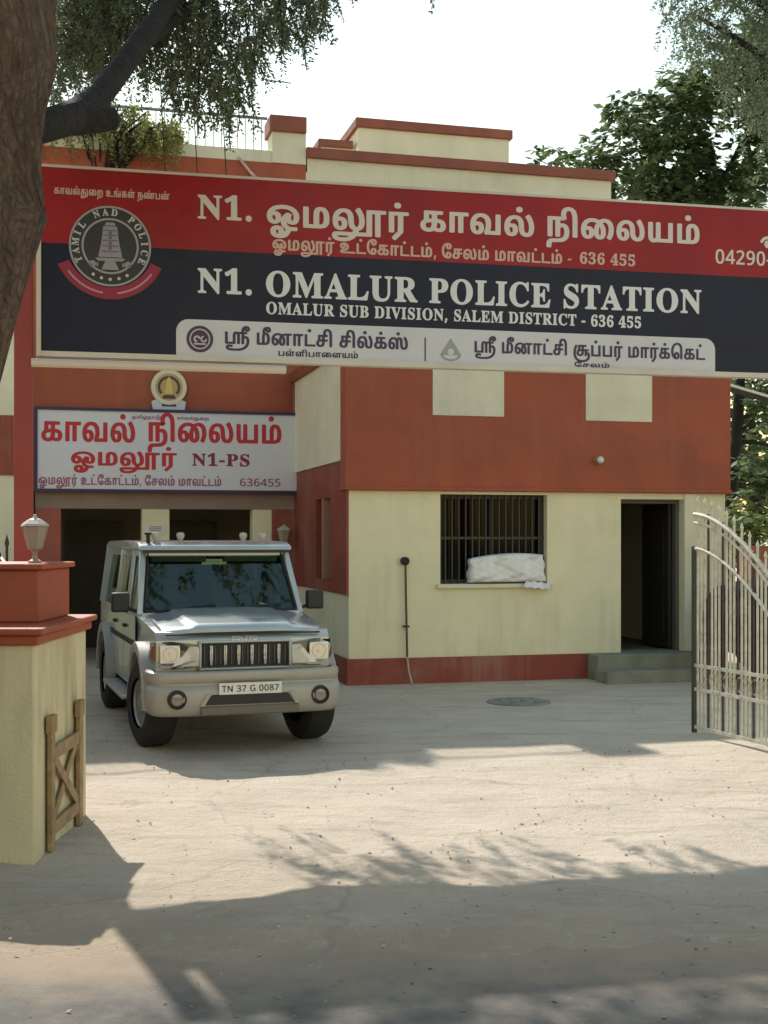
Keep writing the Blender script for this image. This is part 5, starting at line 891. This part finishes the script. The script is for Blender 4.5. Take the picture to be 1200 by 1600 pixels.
pil(bm, (-ht + .04, wy1 - .014, ct - .03), (ht - .04, wy1 - .014, ct - .03), .03, .012)
obj('windscreen_seal', bm, BLACK, ws)
for s in (-1, 1):
    for y0, y1, y2, y3 in ((1.22, 1.86, 1.88, 1.52), (1.9, 2.70, 2.70, 1.92), (2.75, 3.92, 3.86, 2.75)):
        pane('side_window', [(s * (hb - .005), y0, cb + .01), (s * (hb - .005), y1, cb + .01), (s * (ht - .005), y2, ct - .02), (s * (ht - .005), y3, ct - .02)], GLASSD, jeep)
pane('rear_window', [(-.66, 4.0, cb + .02), (.66, 4.0, cb + .02), (.6, 3.92, ct - .02), (-.6, 3.92, ct - .02)], GLASSD, jeep)
for s in (-1, 1):
    for y0, y1 in ((1.24, 1.98), (2.0, 2.72)):
        bm = B(); box(bm, min(s * (HW + .001), s * (HW + .012)), max(s * (HW + .001), s * (HW + .012)), y0, y1, .47, 1.06); dr = obj('door', bm, PAINT, jeep, bevel=0.008)
        bm = B(); box(bm, min(s * (HW + .013), s * (HW + .035)), max(s * (HW + .013), s * (HW + .035)), y1 - .19, y1 - .05, .93, .96); obj('handle', bm, TRIM, dr, bevel=0.006)
        bm = B(); box(bm, min(s * (HW + .0125), s * (HW + .02)), max(s * (HW + .0125), s * (HW + .02)), y0 + .01, y1 - .01, .80, .845); obj('rubbing_strip', bm, TRIM, dr)
    bm = B(); box(bm, min(s * (HW + .001), s * (HW + .009)), max(s * (HW + .001), s * (HW + .009)), 2.75, 4.02, .80, .845); obj('rubbing_strip', bm, TRIM, jeep)
    for cy in (FY, RY):
        o1, o2 = arc(cy, .38, .50, 0, 180, 18), arc(cy, .38, .415, 180, 0, 18)
        bm = B(); prism(bm, [(cy + .50, .36)] + o1 + [(cy - .50, .36), (cy - .415, .36)] + o2 + [(cy + .415, .36)], min(s * (HW - .02), s * (HW + .075)), max(s * (HW - .02), s * (HW + .075)), 'x'); obj('fender_flare', bm, PAINTB, jeep, bevel=0.014, seg=2)
        w = obj('wheel', (lambda b: (lathe(b, [(0.21, -.12), (0.30, -.13), (0.35, -.105), (WR, -.07), (WR, .07), (0.35, .105), (0.30, .13), (0.21, .12), (0.20, 0), (0.21, -.12)][:-1], c=(0, 0, 0), axis='x', seg=36, cap=False), b)[1])(B()), mat('tyre_rubber', (.022, .021, .019), .8, var=.2, scale=30, bump=.6, bscale=60), jeep, smooth=True)
        w.location = (s * .675, cy, WR); w.rotation_euler = (0, 0, R(9) if cy == FY else 0)
        bm = B(); lathe(bm, [(0.215, s * .085), (0.20, s * .10), (0.185, s * .07), (0.17, s * .03), (0.09, s * .05), (0.08, s * .10), (0.05, s * .115), (0.0, s * .118)], axis='x', seg=30); rm = obj('rim', bm, mat('rim_silver', (.34, .34, .33), .4, .6), w, smooth=True)
        for k in range(5):
            a = R(72 * k); bm = B(); c0 = Vector((s * .062, .15 * math.cos(a), .15 * math.sin(a))); lathe(bm, [(0.022, -s * .02), (0.022, s * .008), (0, s * .009)], c=c0, axis='x', seg=10); obj('rim_hole', bm, TRIM, rm)
    bm = B(); box(bm, min(s * .70, s * .86), max(s * .70, s * .86), FY + .56, RY - .55, .33, .365); obj('footstep', bm, CHROME if False else mat('step_alloy', (.5, .5, .48), .4, .6), jeep, bevel=0.01)
    for y in (1.5, 2.5):
        bm = B(); tube(bm, [(s * .5, y, .34), (s * .74, y, .345)], .02, 6); obj('step_bracket', bm, TRIM, jeep)
    bm = B(); box(bm, min(s * .57, s * .78), max(s * .57, s * .78), FY + .47, FY + .48, .14, .42); obj('mud_flap', bm, BLACK, jeep)
    # mirrors
    bm = B(); box(bm, min(s * .80, s * .955), max(s * .80, s * .955), 1.20, 1.29, 1.10, 1.27); mr = obj('mirror', bm, TRIM, jeep, bevel=0.02, seg=3)
    bm = B(); tube(bm, [(s * .72, 1.24, 1.10), (s * .83, 1.25, 1.14)], .016, 6); obj('mirror_arm', bm, TRIM, mr)
    # wipers
    x0 = .05 if s > 0 else -.55
    bm = B(); tube(bm, [(x0, wy0 - .035, cb + .02), (x0 + .05, wy0 - .02, cb + .035), (x0 + .5, wy0 + .015, cb + .075)], .008, 5); box(bm, x0 - .02, x0 + .02, wy0 - .06, wy0 - .02, cb - .0, cb + .03); obj('wiper', bm, BLACK, jeep)
for x in (-.53, -.30, .28, .46, -.07):
    if x == -.07: continue
    bm = B(); lathe(bm, [(0.030, ct + .085), (0.034, ct + .092), (0.018, ct + .10), (0.03, ct + .12), (.038, ct + .145), (0.03, ct + .168), (0, ct + .175)], c=(x, 1.55, 0), seg=14); obj('roof_lamp', bm, mat('roof_lamp_grey', (.42, .4, .36), .35, coat=.5), jeep, smooth=True)
bm = B(); tube(bm, [(-.60, 1.5, ct + .05), (-.60, 1.5, ct + .15)], .018, 8); lathe(bm, [(.035, ct + .15), (.03, ct + .17), (0, ct + .172)], c=(-.60, 1.5, 0), seg=10); obj('aerial', bm, BLACK, jeep)
# inside
bm = B(); box(bm, -.66, .66, 1.22, 1.50, .86, 1.10); dash = obj('dashboard', bm, mat('dash_grey', (.08, .09, .09), .7), jeep, bevel=0.03)
bm = B(); tube(bm, [(-.34 + .16 * math.cos(R(a)), 1.58 + .05 * math.sin(R(a)), 1.15 + .16 * math.sin(R(a))) for a in range(0, 361, 20)], .014, 6); tube(bm, [(-.5, 1.58, 1.15), (-.18, 1.58, 1.15)], .014, 6); tube(bm, [(-.34, 1.52, 1.08), (-.34, 1.58, 1.15)], .02, 6); obj('steering_wheel', bm, BLACK, jeep, smooth=True)
for x, y in ((-.34, 2.0), (.34, 2.0), (-.34, 2.85), (.34, 2.85)):
    bm = B(); box(bm, x - .24, x + .24, y - .3, y + .2, .66, .84); prism(bm, [(y + .12, .8), (y + .26, .8), (y + .34, 1.34), (y + .24, 1.36)], x - .23, x + .23, 'x'); box(bm, x - .13, x + .13, y + .26, y + .34, 1.38, 1.52); obj('seat', bm, SEAT, jeep, bevel=0.03, seg=3)
bm = B(); box(bm, -.12, .12, 1.50, 1.52, 1.50, 1.56); tube(bm, [(0, 1.5, 1.57), (0, 1.47, ct)], .01, 6); obj('rear_view_mirror', bm, CHROME, jeep, bevel=0.008)
for s in (-1, 1):
    bm = B(); box(bm, min(s * .08, s * .58), max(s * .08, s * .58), 1.46, 1.49, 1.53, 1.59); obj('sun_visor', bm, mat('visor_grey', (.35, .35, .33), .8), jeep, bevel=0.01)

# ------------------------------------------------------------------ dark car behind the gate, nose to the left
DC = mat('black_car_paint', (0.010, 0.008, 0.010), 0.6, 0.0, spec=0.12)
car = thing('car', 'black hatchback seen through the open gate with its nose to the left', 'car', (3.98, 14.9, 0), R(-4)); car.scale = (1.1, 1.1, 1.25)
cp = [(0.0, .40), (-.02, .62), (.04, .80), (.14, .90), (.9, 1.02), (1.5, 1.40), (1.9, 1.47), (2.9, 1.45), (3.4, 1.1), (3.6, 1.0), (3.65, .5), (3.5, .30)]
cp += [(3.25, .30)] + arc(2.92, .30, .33, 0, 180, 12) + [(2.59, .3), (1.0, .3)] + arc(.68, .30, .32, 0, 180, 12) + [(.36, .30), (.1, .31)]
bm = B(); prism(bm, [(x, z) for x, z in cp], -.0, 1.6, 'y'); obj('body', bm, DC, car, bevel=0.06, seg=4)
bm = B(); prism(bm, [(1.02, 1.04), (1.52, 1.37), (2.3, 1.40), (2.3, 1.04)], -.006, -.001, 'y'); obj('side_window', bm, GLASSD, car)
bm = B(); prism(bm, [(2.36, 1.04), (2.36, 1.40), (2.85, 1.38), (3.2, 1.1), (3.15, 1.04)], -.006, -.001, 'y'); obj('side_window', bm, GLASSD, car)
bm = B(); box(bm, 1.0, 1.004, -.003, -.001, .35, 1.0); box(bm, 2.3, 2.304, -.003, -.001, .35, 1.0); obj('door_seam', bm, TRIM, car)
bm = B(); box(bm, 2.05, 2.2, -.03, -.001, .86, .89); obj('handle', bm, CHROME, car, bevel=0.008)
bm = B(); prism(bm, [(-.01, .62), (.02, .78), (.20, .84), (.24, .72)], -.012, .25, 'y'); obj('headlight', bm, mat('dull_lamp', (.05, .045, .045), .4), car, bevel=0.012)
bm = B(); box(bm, -.035, .25, -.01, 1.61, .33, .42); obj('bumper', bm, TRIM, car, bevel=0.03)
for x in (.68, 2.92):
    for y in (.09, 1.5):
        w = obj('wheel', (lambda b: (lathe(b, [(0.17, -.08), (.27, -.085), (.29, -.05), (.29, .05), (.27, .085), (.17, .08)], axis='y', seg=28, cap=False), b)[1])(B()), BLACK, car, smooth=True); w.location = (x, y, .29)
        bm = B(); lathe(bm, [(.18, -.075), (.1, -.06), (0, -.07)], axis='y', seg=20); obj('rim', bm, mat('rim_grey', (.05, .05, .05), .5, .2), w, smooth=True)

# ------------------------------------------------------------------ right-hand background: boundary wall, shed roof
bw = B(); walls(bw, 5.6, 16, -0.1, 1.62, 20.0, 20.25); o = obj('boundary_wall', bw, mat('brick_red_wall', (0.36, 0.13, 0.075), 0.85, var=0.25, scale=3, bump=0.4, dirt=(0.2, 0.09, 0.06), dscale=4)); tag(o, 'reddish brown boundary wall behind the black car', 'wall')
sh = thing('shed', 'dark lean-to shed roof with pale edge right of the building', 'shed', on_b(WID, 1.0, 0), TH)
bm = B(); prism(bm, [(0.02, 3.98), (3.2, 3.22), (3.2, 3.26), (0.02, 4.02)], 0.05, .32, 'y'); obj('roof', bm, mat('shed_tin', (.02, .018, .016), .8, 0, var=.2), sh)
bm = B(); bar(bm, (0.04, 0.0, 3.985), (3.2, 0.0, 3.235), .03, .035); obj('roof_edge', bm, WHITE, sh)
bm = B(); box(bm, 3.0, 3.1, 0.06, .16, -0.1, 3.2); box(bm, 3.1, 3.2, .22, .32, -0.1, 3.2); obj('post', bm, IRON, sh)
# ------------------------------------------------------------------ trees and plants
BARK = mat('brown_bark', (0.12, 0.075, 0.055), 0.92, var=0.45, scale=13, bump=0.5, bscale=60, dirt=(0.2, 0.145, 0.115), dscale=9, damt=.7, stretch=0.22)
def fissures(m):
    n = m.node_tree.nodes; l = m.node_tree.links; b = n['Principled BSDF']
    tc = n.new('ShaderNodeTexCoord'); mp = n.new('ShaderNodeMapping'); mp.inputs['Scale'].default_value = (1, 1, 0.42); l.new(tc.outputs['Object'], mp.inputs[0])
    nz = n.new('ShaderNodeTexNoise'); nz.inputs['Scale'].default_value = 6; l.new(mp.outputs[0], nz.inputs['Vector'])
    ad = n.new('ShaderNodeMixRGB'); ad.blend_type = 'ADD'; ad.inputs[0].default_value = .12; l.new(mp.outputs[0], ad.inputs[1]); l.new(nz.outputs['Color'], ad.inputs[2])
    v = n.new('ShaderNodeTexVoronoi'); v.feature = 'DISTANCE_TO_EDGE'; v.inputs['Scale'].default_value = 24; l.new(ad.outputs[0], v.inputs['Vector'])
    r = n.new('ShaderNodeMapRange'); l.new(v.outputs['Distance'], r.inputs[0])
    for i, q in enumerate((0.0, 0.28, 0.0, 1.0)): r.inputs[i + 1].default_value = q
    k = n.new('ShaderNodeBump'); k.inputs['Strength'].default_value = 0.75; k.inputs['Distance'].default_value = 0.03; l.new(r.outputs[0], k.inputs['Height'])
    old = b.inputs['Normal'].links[0].from_node; l.new(old.outputs[0], k.inputs['Normal']); l.new(k.outputs[0], b.inputs['Normal'])
fissures(BARK)
BARKD = mat('dark_bark', (0.018, 0.015, 0.014), 0.9, var=0.3, scale=9, bump=0.8, bscale=30)
rs = np.random.default_rng(11)
def leafquads(P, D, N, L, Wd):
    """folded-out rhombic leaves: base P, direction D, side vector from N"""
    D = D / np.linalg.norm(D, axis=1, keepdims=True)
    S = np.cross(D, N); S /= np.maximum(np.linalg.norm(S, axis=1, keepdims=True), 1e-6)
    U = np.cross(S, D)
    L = np.asarray(L).reshape(-1, 1); Wd = np.asarray(Wd).reshape(-1, 1)
    mid = P + D * L * .48 - U * Wd * .12
    V = np.stack([P, mid + S * Wd * .5, P + D * L - U * L * .10, mid - S * Wd * .5], 1)
    return V.reshape(-1, 3)
def strand(p0, length, drop, out, ll, lw, step):
    """drooping pinnate twig: returns leaf quads and the twig line"""
    n = max(4, int(length / step)); t = np.linspace(0, 1, n)
    o = np.array(out, float)
    pts = np.array(p0)[None] + np.outer(t * length * .45 * (1 - .4 * t), o) + np.outer(-(t ** 1.4) * length * drop, [0, 0, 1])
    pts[:, :2] += np.cumsum(rs.normal(0, .004, (n, 2)), 0)
    d = np.gradient(pts, axis=0); d /= np.linalg.norm(d, axis=1, keepdims=True)
    side = np.cross(d, rs.normal(0, 1, 3)); side /= np.maximum(np.linalg.norm(side, axis=1, keepdims=True), 1e-6)
    Vs = []
    for s in (-1, 1):
        D = d * .55 + s * side * .8 + rs.normal(0, .22, (n, 3)); N = np.cross(d, side) + rs.normal(0, .5, (n, 3))
        sz = rs.uniform(.75, 1.2, n) * (1 - .35 * t)
        Vs.append(leafquads(pts + rs.normal(0, .006, (n, 3)), D, N, ll * sz, lw * sz))
    return np.concatenate(Vs), pts
def px(x, y, Y): return np.array([(x - 600) / 2000 * Y, Y, CAM_H - (y - 840) / 2000 * Y])
def tree_parts(root, leafV, lm, trunkbm, bark):
    obj('trunk', trunkbm, bark, root, smooth=True)
    if leafV is not None: obj('crown', quadmesh('crown', leafV), lm, root)

# big roadside tree at the left: trunk leans in from outside the picture
OL = leafmat('olive_leaf', (0.08, 0.105, 0.065), (0.19, 0.22, 0.13), 0.48)
lt = thing('roadside_tree', 'large tree with thick brown trunk and drooping grey green leaves at the left', 'tree', (-2.75, 5.9, 0))
o = np.array([-2.75, 5.9, 0])
bm = B()
def tb(pts, rad, seg=12): tube(bm, [tuple(np.array(p) - o) for p in pts], rad, seg)
tb([(-2.75, 5.9, -.1), (-2.6, 5.92, .6), (-2.33, 5.95, 1.7), (-2.06, 5.98, 2.6), (-1.85, 6.0, 3.3), (-1.83, 6.05, 4.0), (-1.82, 6.2, 4.8), (-2.0, 6.6, 6.2), (-2.2, 7.4, 7.6)], [.42, .34, .30, .285, .275, .285, .26, .22, .16], 22)
for v in bm.verts:
    p = v.co; a = math.atan2(p.y, p.x)
    f = 1 + .0; v.co += Vector((math.sin(p.z * 9 + a * 5), math.sin(p.z * 7 + 3 * a + 2), 0)) * .008
fork = [px(30, 208, 6.1), px(72, 196, 6.25), px(118, 182, 6.5), px(156, 150, 6.7), px(205, 85, 7.0), px(250, 22, 7.3), px(330, -90, 8.0), px(400, -230, 9.4)]
bm0 = bm; bm = B()
tb(fork, [.07, .08, .084, .066, .065, .06, .05, .04], 12)
tb([px(112, 188, 6.48), px(150, 186, 6.55), px(178, 186, 6.6), px(186, 187, 6.62)], [.078, .072, .058, .02], 12)
tb([px(215, 70, 7.05), px(300, 10, 7.8), px(420, -60, 8.8)], [.05, .04, .02], 8)
tb([(-1.9, 6.4, 5.4), (-1.6, 7.5, 6.6), (-.9, 9.5, 7.6), (-.2, 12, 8.2)], [.16, .13, .09, .05], 10)
tb([(-1.85, 6.2, 4.9), (-1.2, 4.8, 6.0), (.5, 2.5, 6.9), (2.6, .5, 7.4)], [.17, .14, .1, .05], 10)
tb([(-1.9, 6.3, 5.1), (-2.6, 4.2, 6.3), (-3.2, 1, 7.0)], [.16, .12, .06], 10)
tb([(-1.9, 6.4, 5.2), (-2.6, 7.5, 6.2), (-3.2, 10, 7.4), (-3.4, 12.5, 8.0)], [.16, .13, .09, .05], 10)
bl = bm; bm = bm0; Vl = []; tw = []
def low(x):       # how far the drooping leaves reach down in the picture
    return float(np.interp(x, [80, 130, 180, 215, 250, 290, 330, 370, 392, 415, 450, 490, 520], [175, 150, 110, 110, 170, 215, 225, 205, 140, 90, 95, 75, 25]))
for i in range(1150):
    x = rs.uniform(70, 520); lo = low(x)
    if 195 < x < 255 and rs.random() < .45: continue
    Y = rs.uniform(7.6, 9.2); ln = rs.uniform(.16, .42)
    y = lo - (lo + 170) * rs.random() ** 1.25 - ln * .6 * 2000 / Y
    if y < -330: continue
    s, pts = strand(px(x, y, Y), ln, rs.uniform(.25, 1.0), rs.normal(0, .9, 3) * [1, 1, .35] + [.15, 0, 0], .048, .019, .018)
    Vl.append(s)
    if i % 2 == 0: tw.append(pts)
# dense inner part next to the trunk
for i in range(420):
    x = rs.uniform(85, 330); Y = rs.uniform(7.4, 9.0); y = rs.uniform(-220, 60)
    s, pts = strand(px(x, y, Y), rs.uniform(.4, .7), rs.uniform(.5, .9), rs.normal(0, .7, 3), .055, .02, .024); Vl.append(s)
# small sprig hanging free
for k in range(3):
    s, pts = strand(px(408 + 14 * k, 122 + 2 * k, 8.3), .13, .25, (1.6, .2, 0), .035, .014, .02); Vl.append(s)
tw.append(np.array([px(395, 60, 8.3), px(400, 100, 8.3), px(412, 124, 8.3), px(455, 130, 8.3)]))
# twigs dangling behind the board: their broken shade edges the board's shadow
for i in range(70):
    s, pts = strand((rs.uniform(-2.1, .3), rs.uniform(10.2, 11.0), rs.uniform(3.75, 4.25)), rs.uniform(.35, .7), rs.uniform(.6, 1.0), rs.normal(0, .6, 3), .08, .035, .03); Vl.append(s)
for x in (250, 300, 345): tw.append(np.array([px(x, 120, 8.6), px(x + 6, 230, 9.8), px(x + 10, 300, 10.4), px(x + 14, 380, 10.6)]))
# the part of the crown above the picture, whose shade falls on the road
for i in range(620):
    p = np.array([rs.uniform(-4.2, 1.0), 0, rs.uniform(6.9, 9.0)]); p[1] = 4.75 - rs.uniform(0, 1.7) + 1.07 * p[2]
    if p[2] < 2.35 + .435 * p[1]: p[2] = 2.35 + .435 * p[1] + rs.uniform(.3, 1.0); p[1] = min(p[1], 4.7 + 1.07 * p[2])
    s, pts = strand(p, rs.uniform(.4, .8), rs.uniform(.3, .8), rs.normal(0, .8, 3), .085, .04, .03); Vl.append(s)
bm = bl
for i in range(520):      # canopy over the road, above and behind the photographer
    p = np.array([rs.uniform(-5.5, 5), rs.uniform(-4, 6.0), rs.uniform(5.6, 8.5)])
    s, pts = strand(p, rs.uniform(.5, .9), rs.uniform(.3, .8), rs.normal(0, .8, 3), .13, .07, .06); Vl.append(s)
for pts in tw: tb(pts[::3] if len(pts) > 6 else pts, .004, 4)
obj('limb', bm, BARKD, lt, smooth=True); bm = bm0  # limbs near-black: their shade is put into the bark colour
tree_parts(lt, np.concatenate(Vl) - o, OL, bm, BARK)

# sunlit bush growing on the terrace
yl = leafmat('sunlit_bush_leaf', (0.20, 0.23, 0.06), (0.42, 0.40, 0.17), 0.6)
bp_ = on_b(-2.75, BK + .12, 7.12)
bs = thing('terrace_bush', 'yellow green bush spilling over the terracotta terrace parapet', 'bush', bp_)
bm = B(); Vl = []
for i in range(330):
    x = rs.uniform(-.85, 1.15); y = rs.uniform(-.45, .3); h = (.62 - .3 * abs(x - .1)) * rs.uniform(.25, 1)
    s, pts = strand((x, y, h), rs.uniform(.25, .5), rs.uniform(.5, 1.0), rs.normal(0, .9, 3), .085, .035, .035); Vl.append(s)
    if i % 4 == 0: tube(bm, [(x * .2, y * .2, -.4), (x * .6, y * .6, h * .6), (x, y, h)], .012, 5)
obj('foliage', quadmesh('foliage', np.concatenate(Vl)), yl, bs); obj('stem', bm, BARKD, bs)

def broad(cent, n, spread, ll, lw, k=9):
    """rosettes of broad leaves about the given centres"""
    cent = np.asarray(cent); out = []
    c = cent[rs.integers(0, len(cent), n)] + rs.normal(0, 1, (n, 3)) * spread
    for j in range(k):
        a = 2 * np.pi * j / k + rs.uniform(0, 6.3, n)
        D = np.stack([np.cos(a), np.sin(a), rs.uniform(-.7, .5, n)], 1)
        N = np.tile([0, 0, 1.0], (n, 1)) + rs.normal(0, .35, (n, 3))
        s = rs.uniform(.7, 1.25, n); out.append(leafquads(c + D * .02, D, N, ll * s, lw * s))
    return np.concatenate(out)
DG = leafmat('dark_green_leaf', (0.06, 0.095, 0.045), (0.16, 0.21, 0.09), 0.5)
# almond tree right of the building
at = thing('almond_tree', 'dark broad leaved tree rising behind the right end of the building', 'tree', (6.35, 23.5, 0)); o = np.array([6.35, 23.5, 0])
bm = B()
def P(x, y, Y=23.5): return px(x, y, Y)
tb([(6.2, 23.5, -.1), P(1142, 775), P(1150, 690), P(1155, 620), P(1158, 520), P(1150, 380), P(1120, 270), P(1075, 170)], [.17, .12, .11, .10, .1, .09, .06, .03], 10)
for a in ([P(1146, 700), P(1128, 706), P(1110, 712)], [P(1150, 682), P(1172, 660), P(1182, 640), P(1190, 600)], [P(1154, 655), P(1180, 645), P(1210, 600), P(1240, 500)], [P(1156, 560), P(1190, 430), P(1230, 300)],
          [P(1150, 400), P(1090, 330), P(1000, 280), P(920, 250)], [P(1140, 330), P(1100, 260), P(1040, 200), P(960, 180)], [P(1120, 300), P(1160, 220), P(1190, 150)], [P(1150, 690), P(1185, 692), P(1215, 700)]):
    tb(a, [.05 * (1 - .25 * i) for i in range(len(a))], 7)
cl = []
for (x, y, rx_, ry_, n) in ((1000, 290, 55, 32, 15), (1090, 280, 60, 40, 18), (1170, 290, 50, 40, 14), (950, 255, 35, 24, 5), (905, 250, 22, 15, 3), (850, 246, 16, 8, 2), (1010, 215, 40, 25, 7), (1070, 225, 40, 30, 8), (975, 180, 22, 12, 4), (1040, 170, 34, 14, 5), (1060, 125, 30, 15, 5), (1110, 170, 38, 30, 9), (1175, 190, 40, 40, 10), (1120, 130, 40, 20, 5), (1195, 110, 30, 30, 6), (1250, 220, 60, 90, 24), (1185, 60, 40, 50, 10), (1150, 110, 40, 40, 8), (1210, 160, 30, 60, 10), (1045, 340, 80, 30, 10), (1240, 400, 50, 60, 10), (930, 300, 20, 20, 3)):
    for i in range(int(n * 1.5)): cl.append(px(x + rs.normal(0, rx_ * .5), y + rs.normal(0, ry_ * .5), rs.uniform(22.2, 24.8)))
Vl = [broad(cl, 2000, .16, .19, .10, 8)]
cl = [px(x, y, rs.uniform(22.5, 24.5)) for x, y in ((1165, 610), (1190, 625), (1180, 600), (1198, 660), (1190, 690), (1205, 640), (1220, 690), (1186, 718), (1160, 748), (1172, 738), (1128, 640), (1140, 765), (1210, 610), (1225, 730), (1138, 600), (1146, 590))]
Vl.append(broad(cl, 95, .13, .2, .11, 8))
tree_parts(at, np.concatenate(Vl) - o, DG, bm, BARKD)
# finer leaved tree whose branches hang in from the upper right
GL2 = leafmat('grey_green_leaf', (0.075, 0.105, 0.065), (0.17, 0.205, 0.12), 0.48)
rt = thing('overhanging_tree', 'fine leaved grey green branches hanging into the upper right corner', 'tree', (5.6, 13.5, 0)); o = np.array([5.6, 13.5, 0]); bm = B()
tb([(5.6, 13.5, -.1), (5.5, 13.5, 2.5), (5.2, 13.5, 5), (4.8, 13.5, 6.8), (4.2, 13.4, 7.8)], [.25, .2, .18, .15, .1], 12)
for a in ([(5.2, 13.5, 5), (4.7, 13.4, 6.3), px(1150, 60, 13.4), px(1080, 20, 13.3)], [(4.8, 13.5, 6.8), px(1130, -40, 13.5), px(1060, -20, 13.4)]): tb(a, [.07, .05, .03, .015], 6)
Vl = []
for i in range(620):
    x = 1230 - 195 * rs.random() ** 1.3; y = rs.uniform(-110, 20 + 190 * np.clip((x - 1035) / 160, 0, 1)); Y = rs.uniform(12.4, 14.4)
    s, pts = strand(px(x, y, Y), rs.uniform(.25, .5), rs.uniform(.2, .8), rs.normal(0, .9, 3), .06, .022, .028); Vl.append(s)
for i in range(260):
    s, pts = strand((rs.uniform(3.9, 6.8), rs.uniform(12, 15), rs.uniform(5.4, 9)), rs.uniform(.3, .6), rs.uniform(.2, .8), rs.normal(0, .9, 3), .08, .03, .035); Vl.append(s)
tree_parts(rt, np.concatenate(Vl) - o, GL2, bm, BARKD)
# hedge and pale far trees beyond the boundary wall
hd = thing('hedge', 'light green hedge growing behind the reddish boundary wall', 'hedge', (6.6, 21.2, 0)); bm = B(); cl = []
for i in range(90): cl.append((rs.uniform(-1.2, 4), rs.uniform(-.5, 1.2), rs.uniform(1.3, 2.35)))
for i in range(14): tube(bm, [(rs.uniform(-1, 3.8), .3, 0), (rs.uniform(-1, 3.8), .3, 1.9)], .02, 5)
obj('foliage', quadmesh('foliage', broad(cl, 620, .12, .17, .08, 8)), leafmat('hedge_leaf', (0.09, 0.14, 0.035), (0.24, 0.28, 0.10), .5), hd); obj('stem', bm, BARKD, hd)
for (x, Y, h, lab) in ((11.4, 36, 4.6, 'hazy green tree far off to the right beyond the hedge'), (15.5, 42, 7.5, 'tall far tree at the right edge beyond the hedge'), (8.6, 30, 6.0, 'pale green tree seen in the gap beside the building')):
    t = thing('distant_tree', lab, 'tree', (x, Y, 0), 0, 'trees beyond the boundary wall'); bm = B(); tube(bm, [(0, 0, -.1), (.1, 0, h * .5), (0, .1, h * .9)], [.2, .15, .05], 8)
    cl = [(rs.normal(0, .9), rs.normal(0, .9), rs.uniform(h * .35, h)) for i in range(40)]
    obj('crown', quadmesh('crown', broad(cl, 420, .25, .3, .16, 7)), leafmat('far_leaf', (0.06, 0.10, 0.05), (0.14, 0.18, 0.09), .4), t); obj('trunk', bm, BARKD, t)
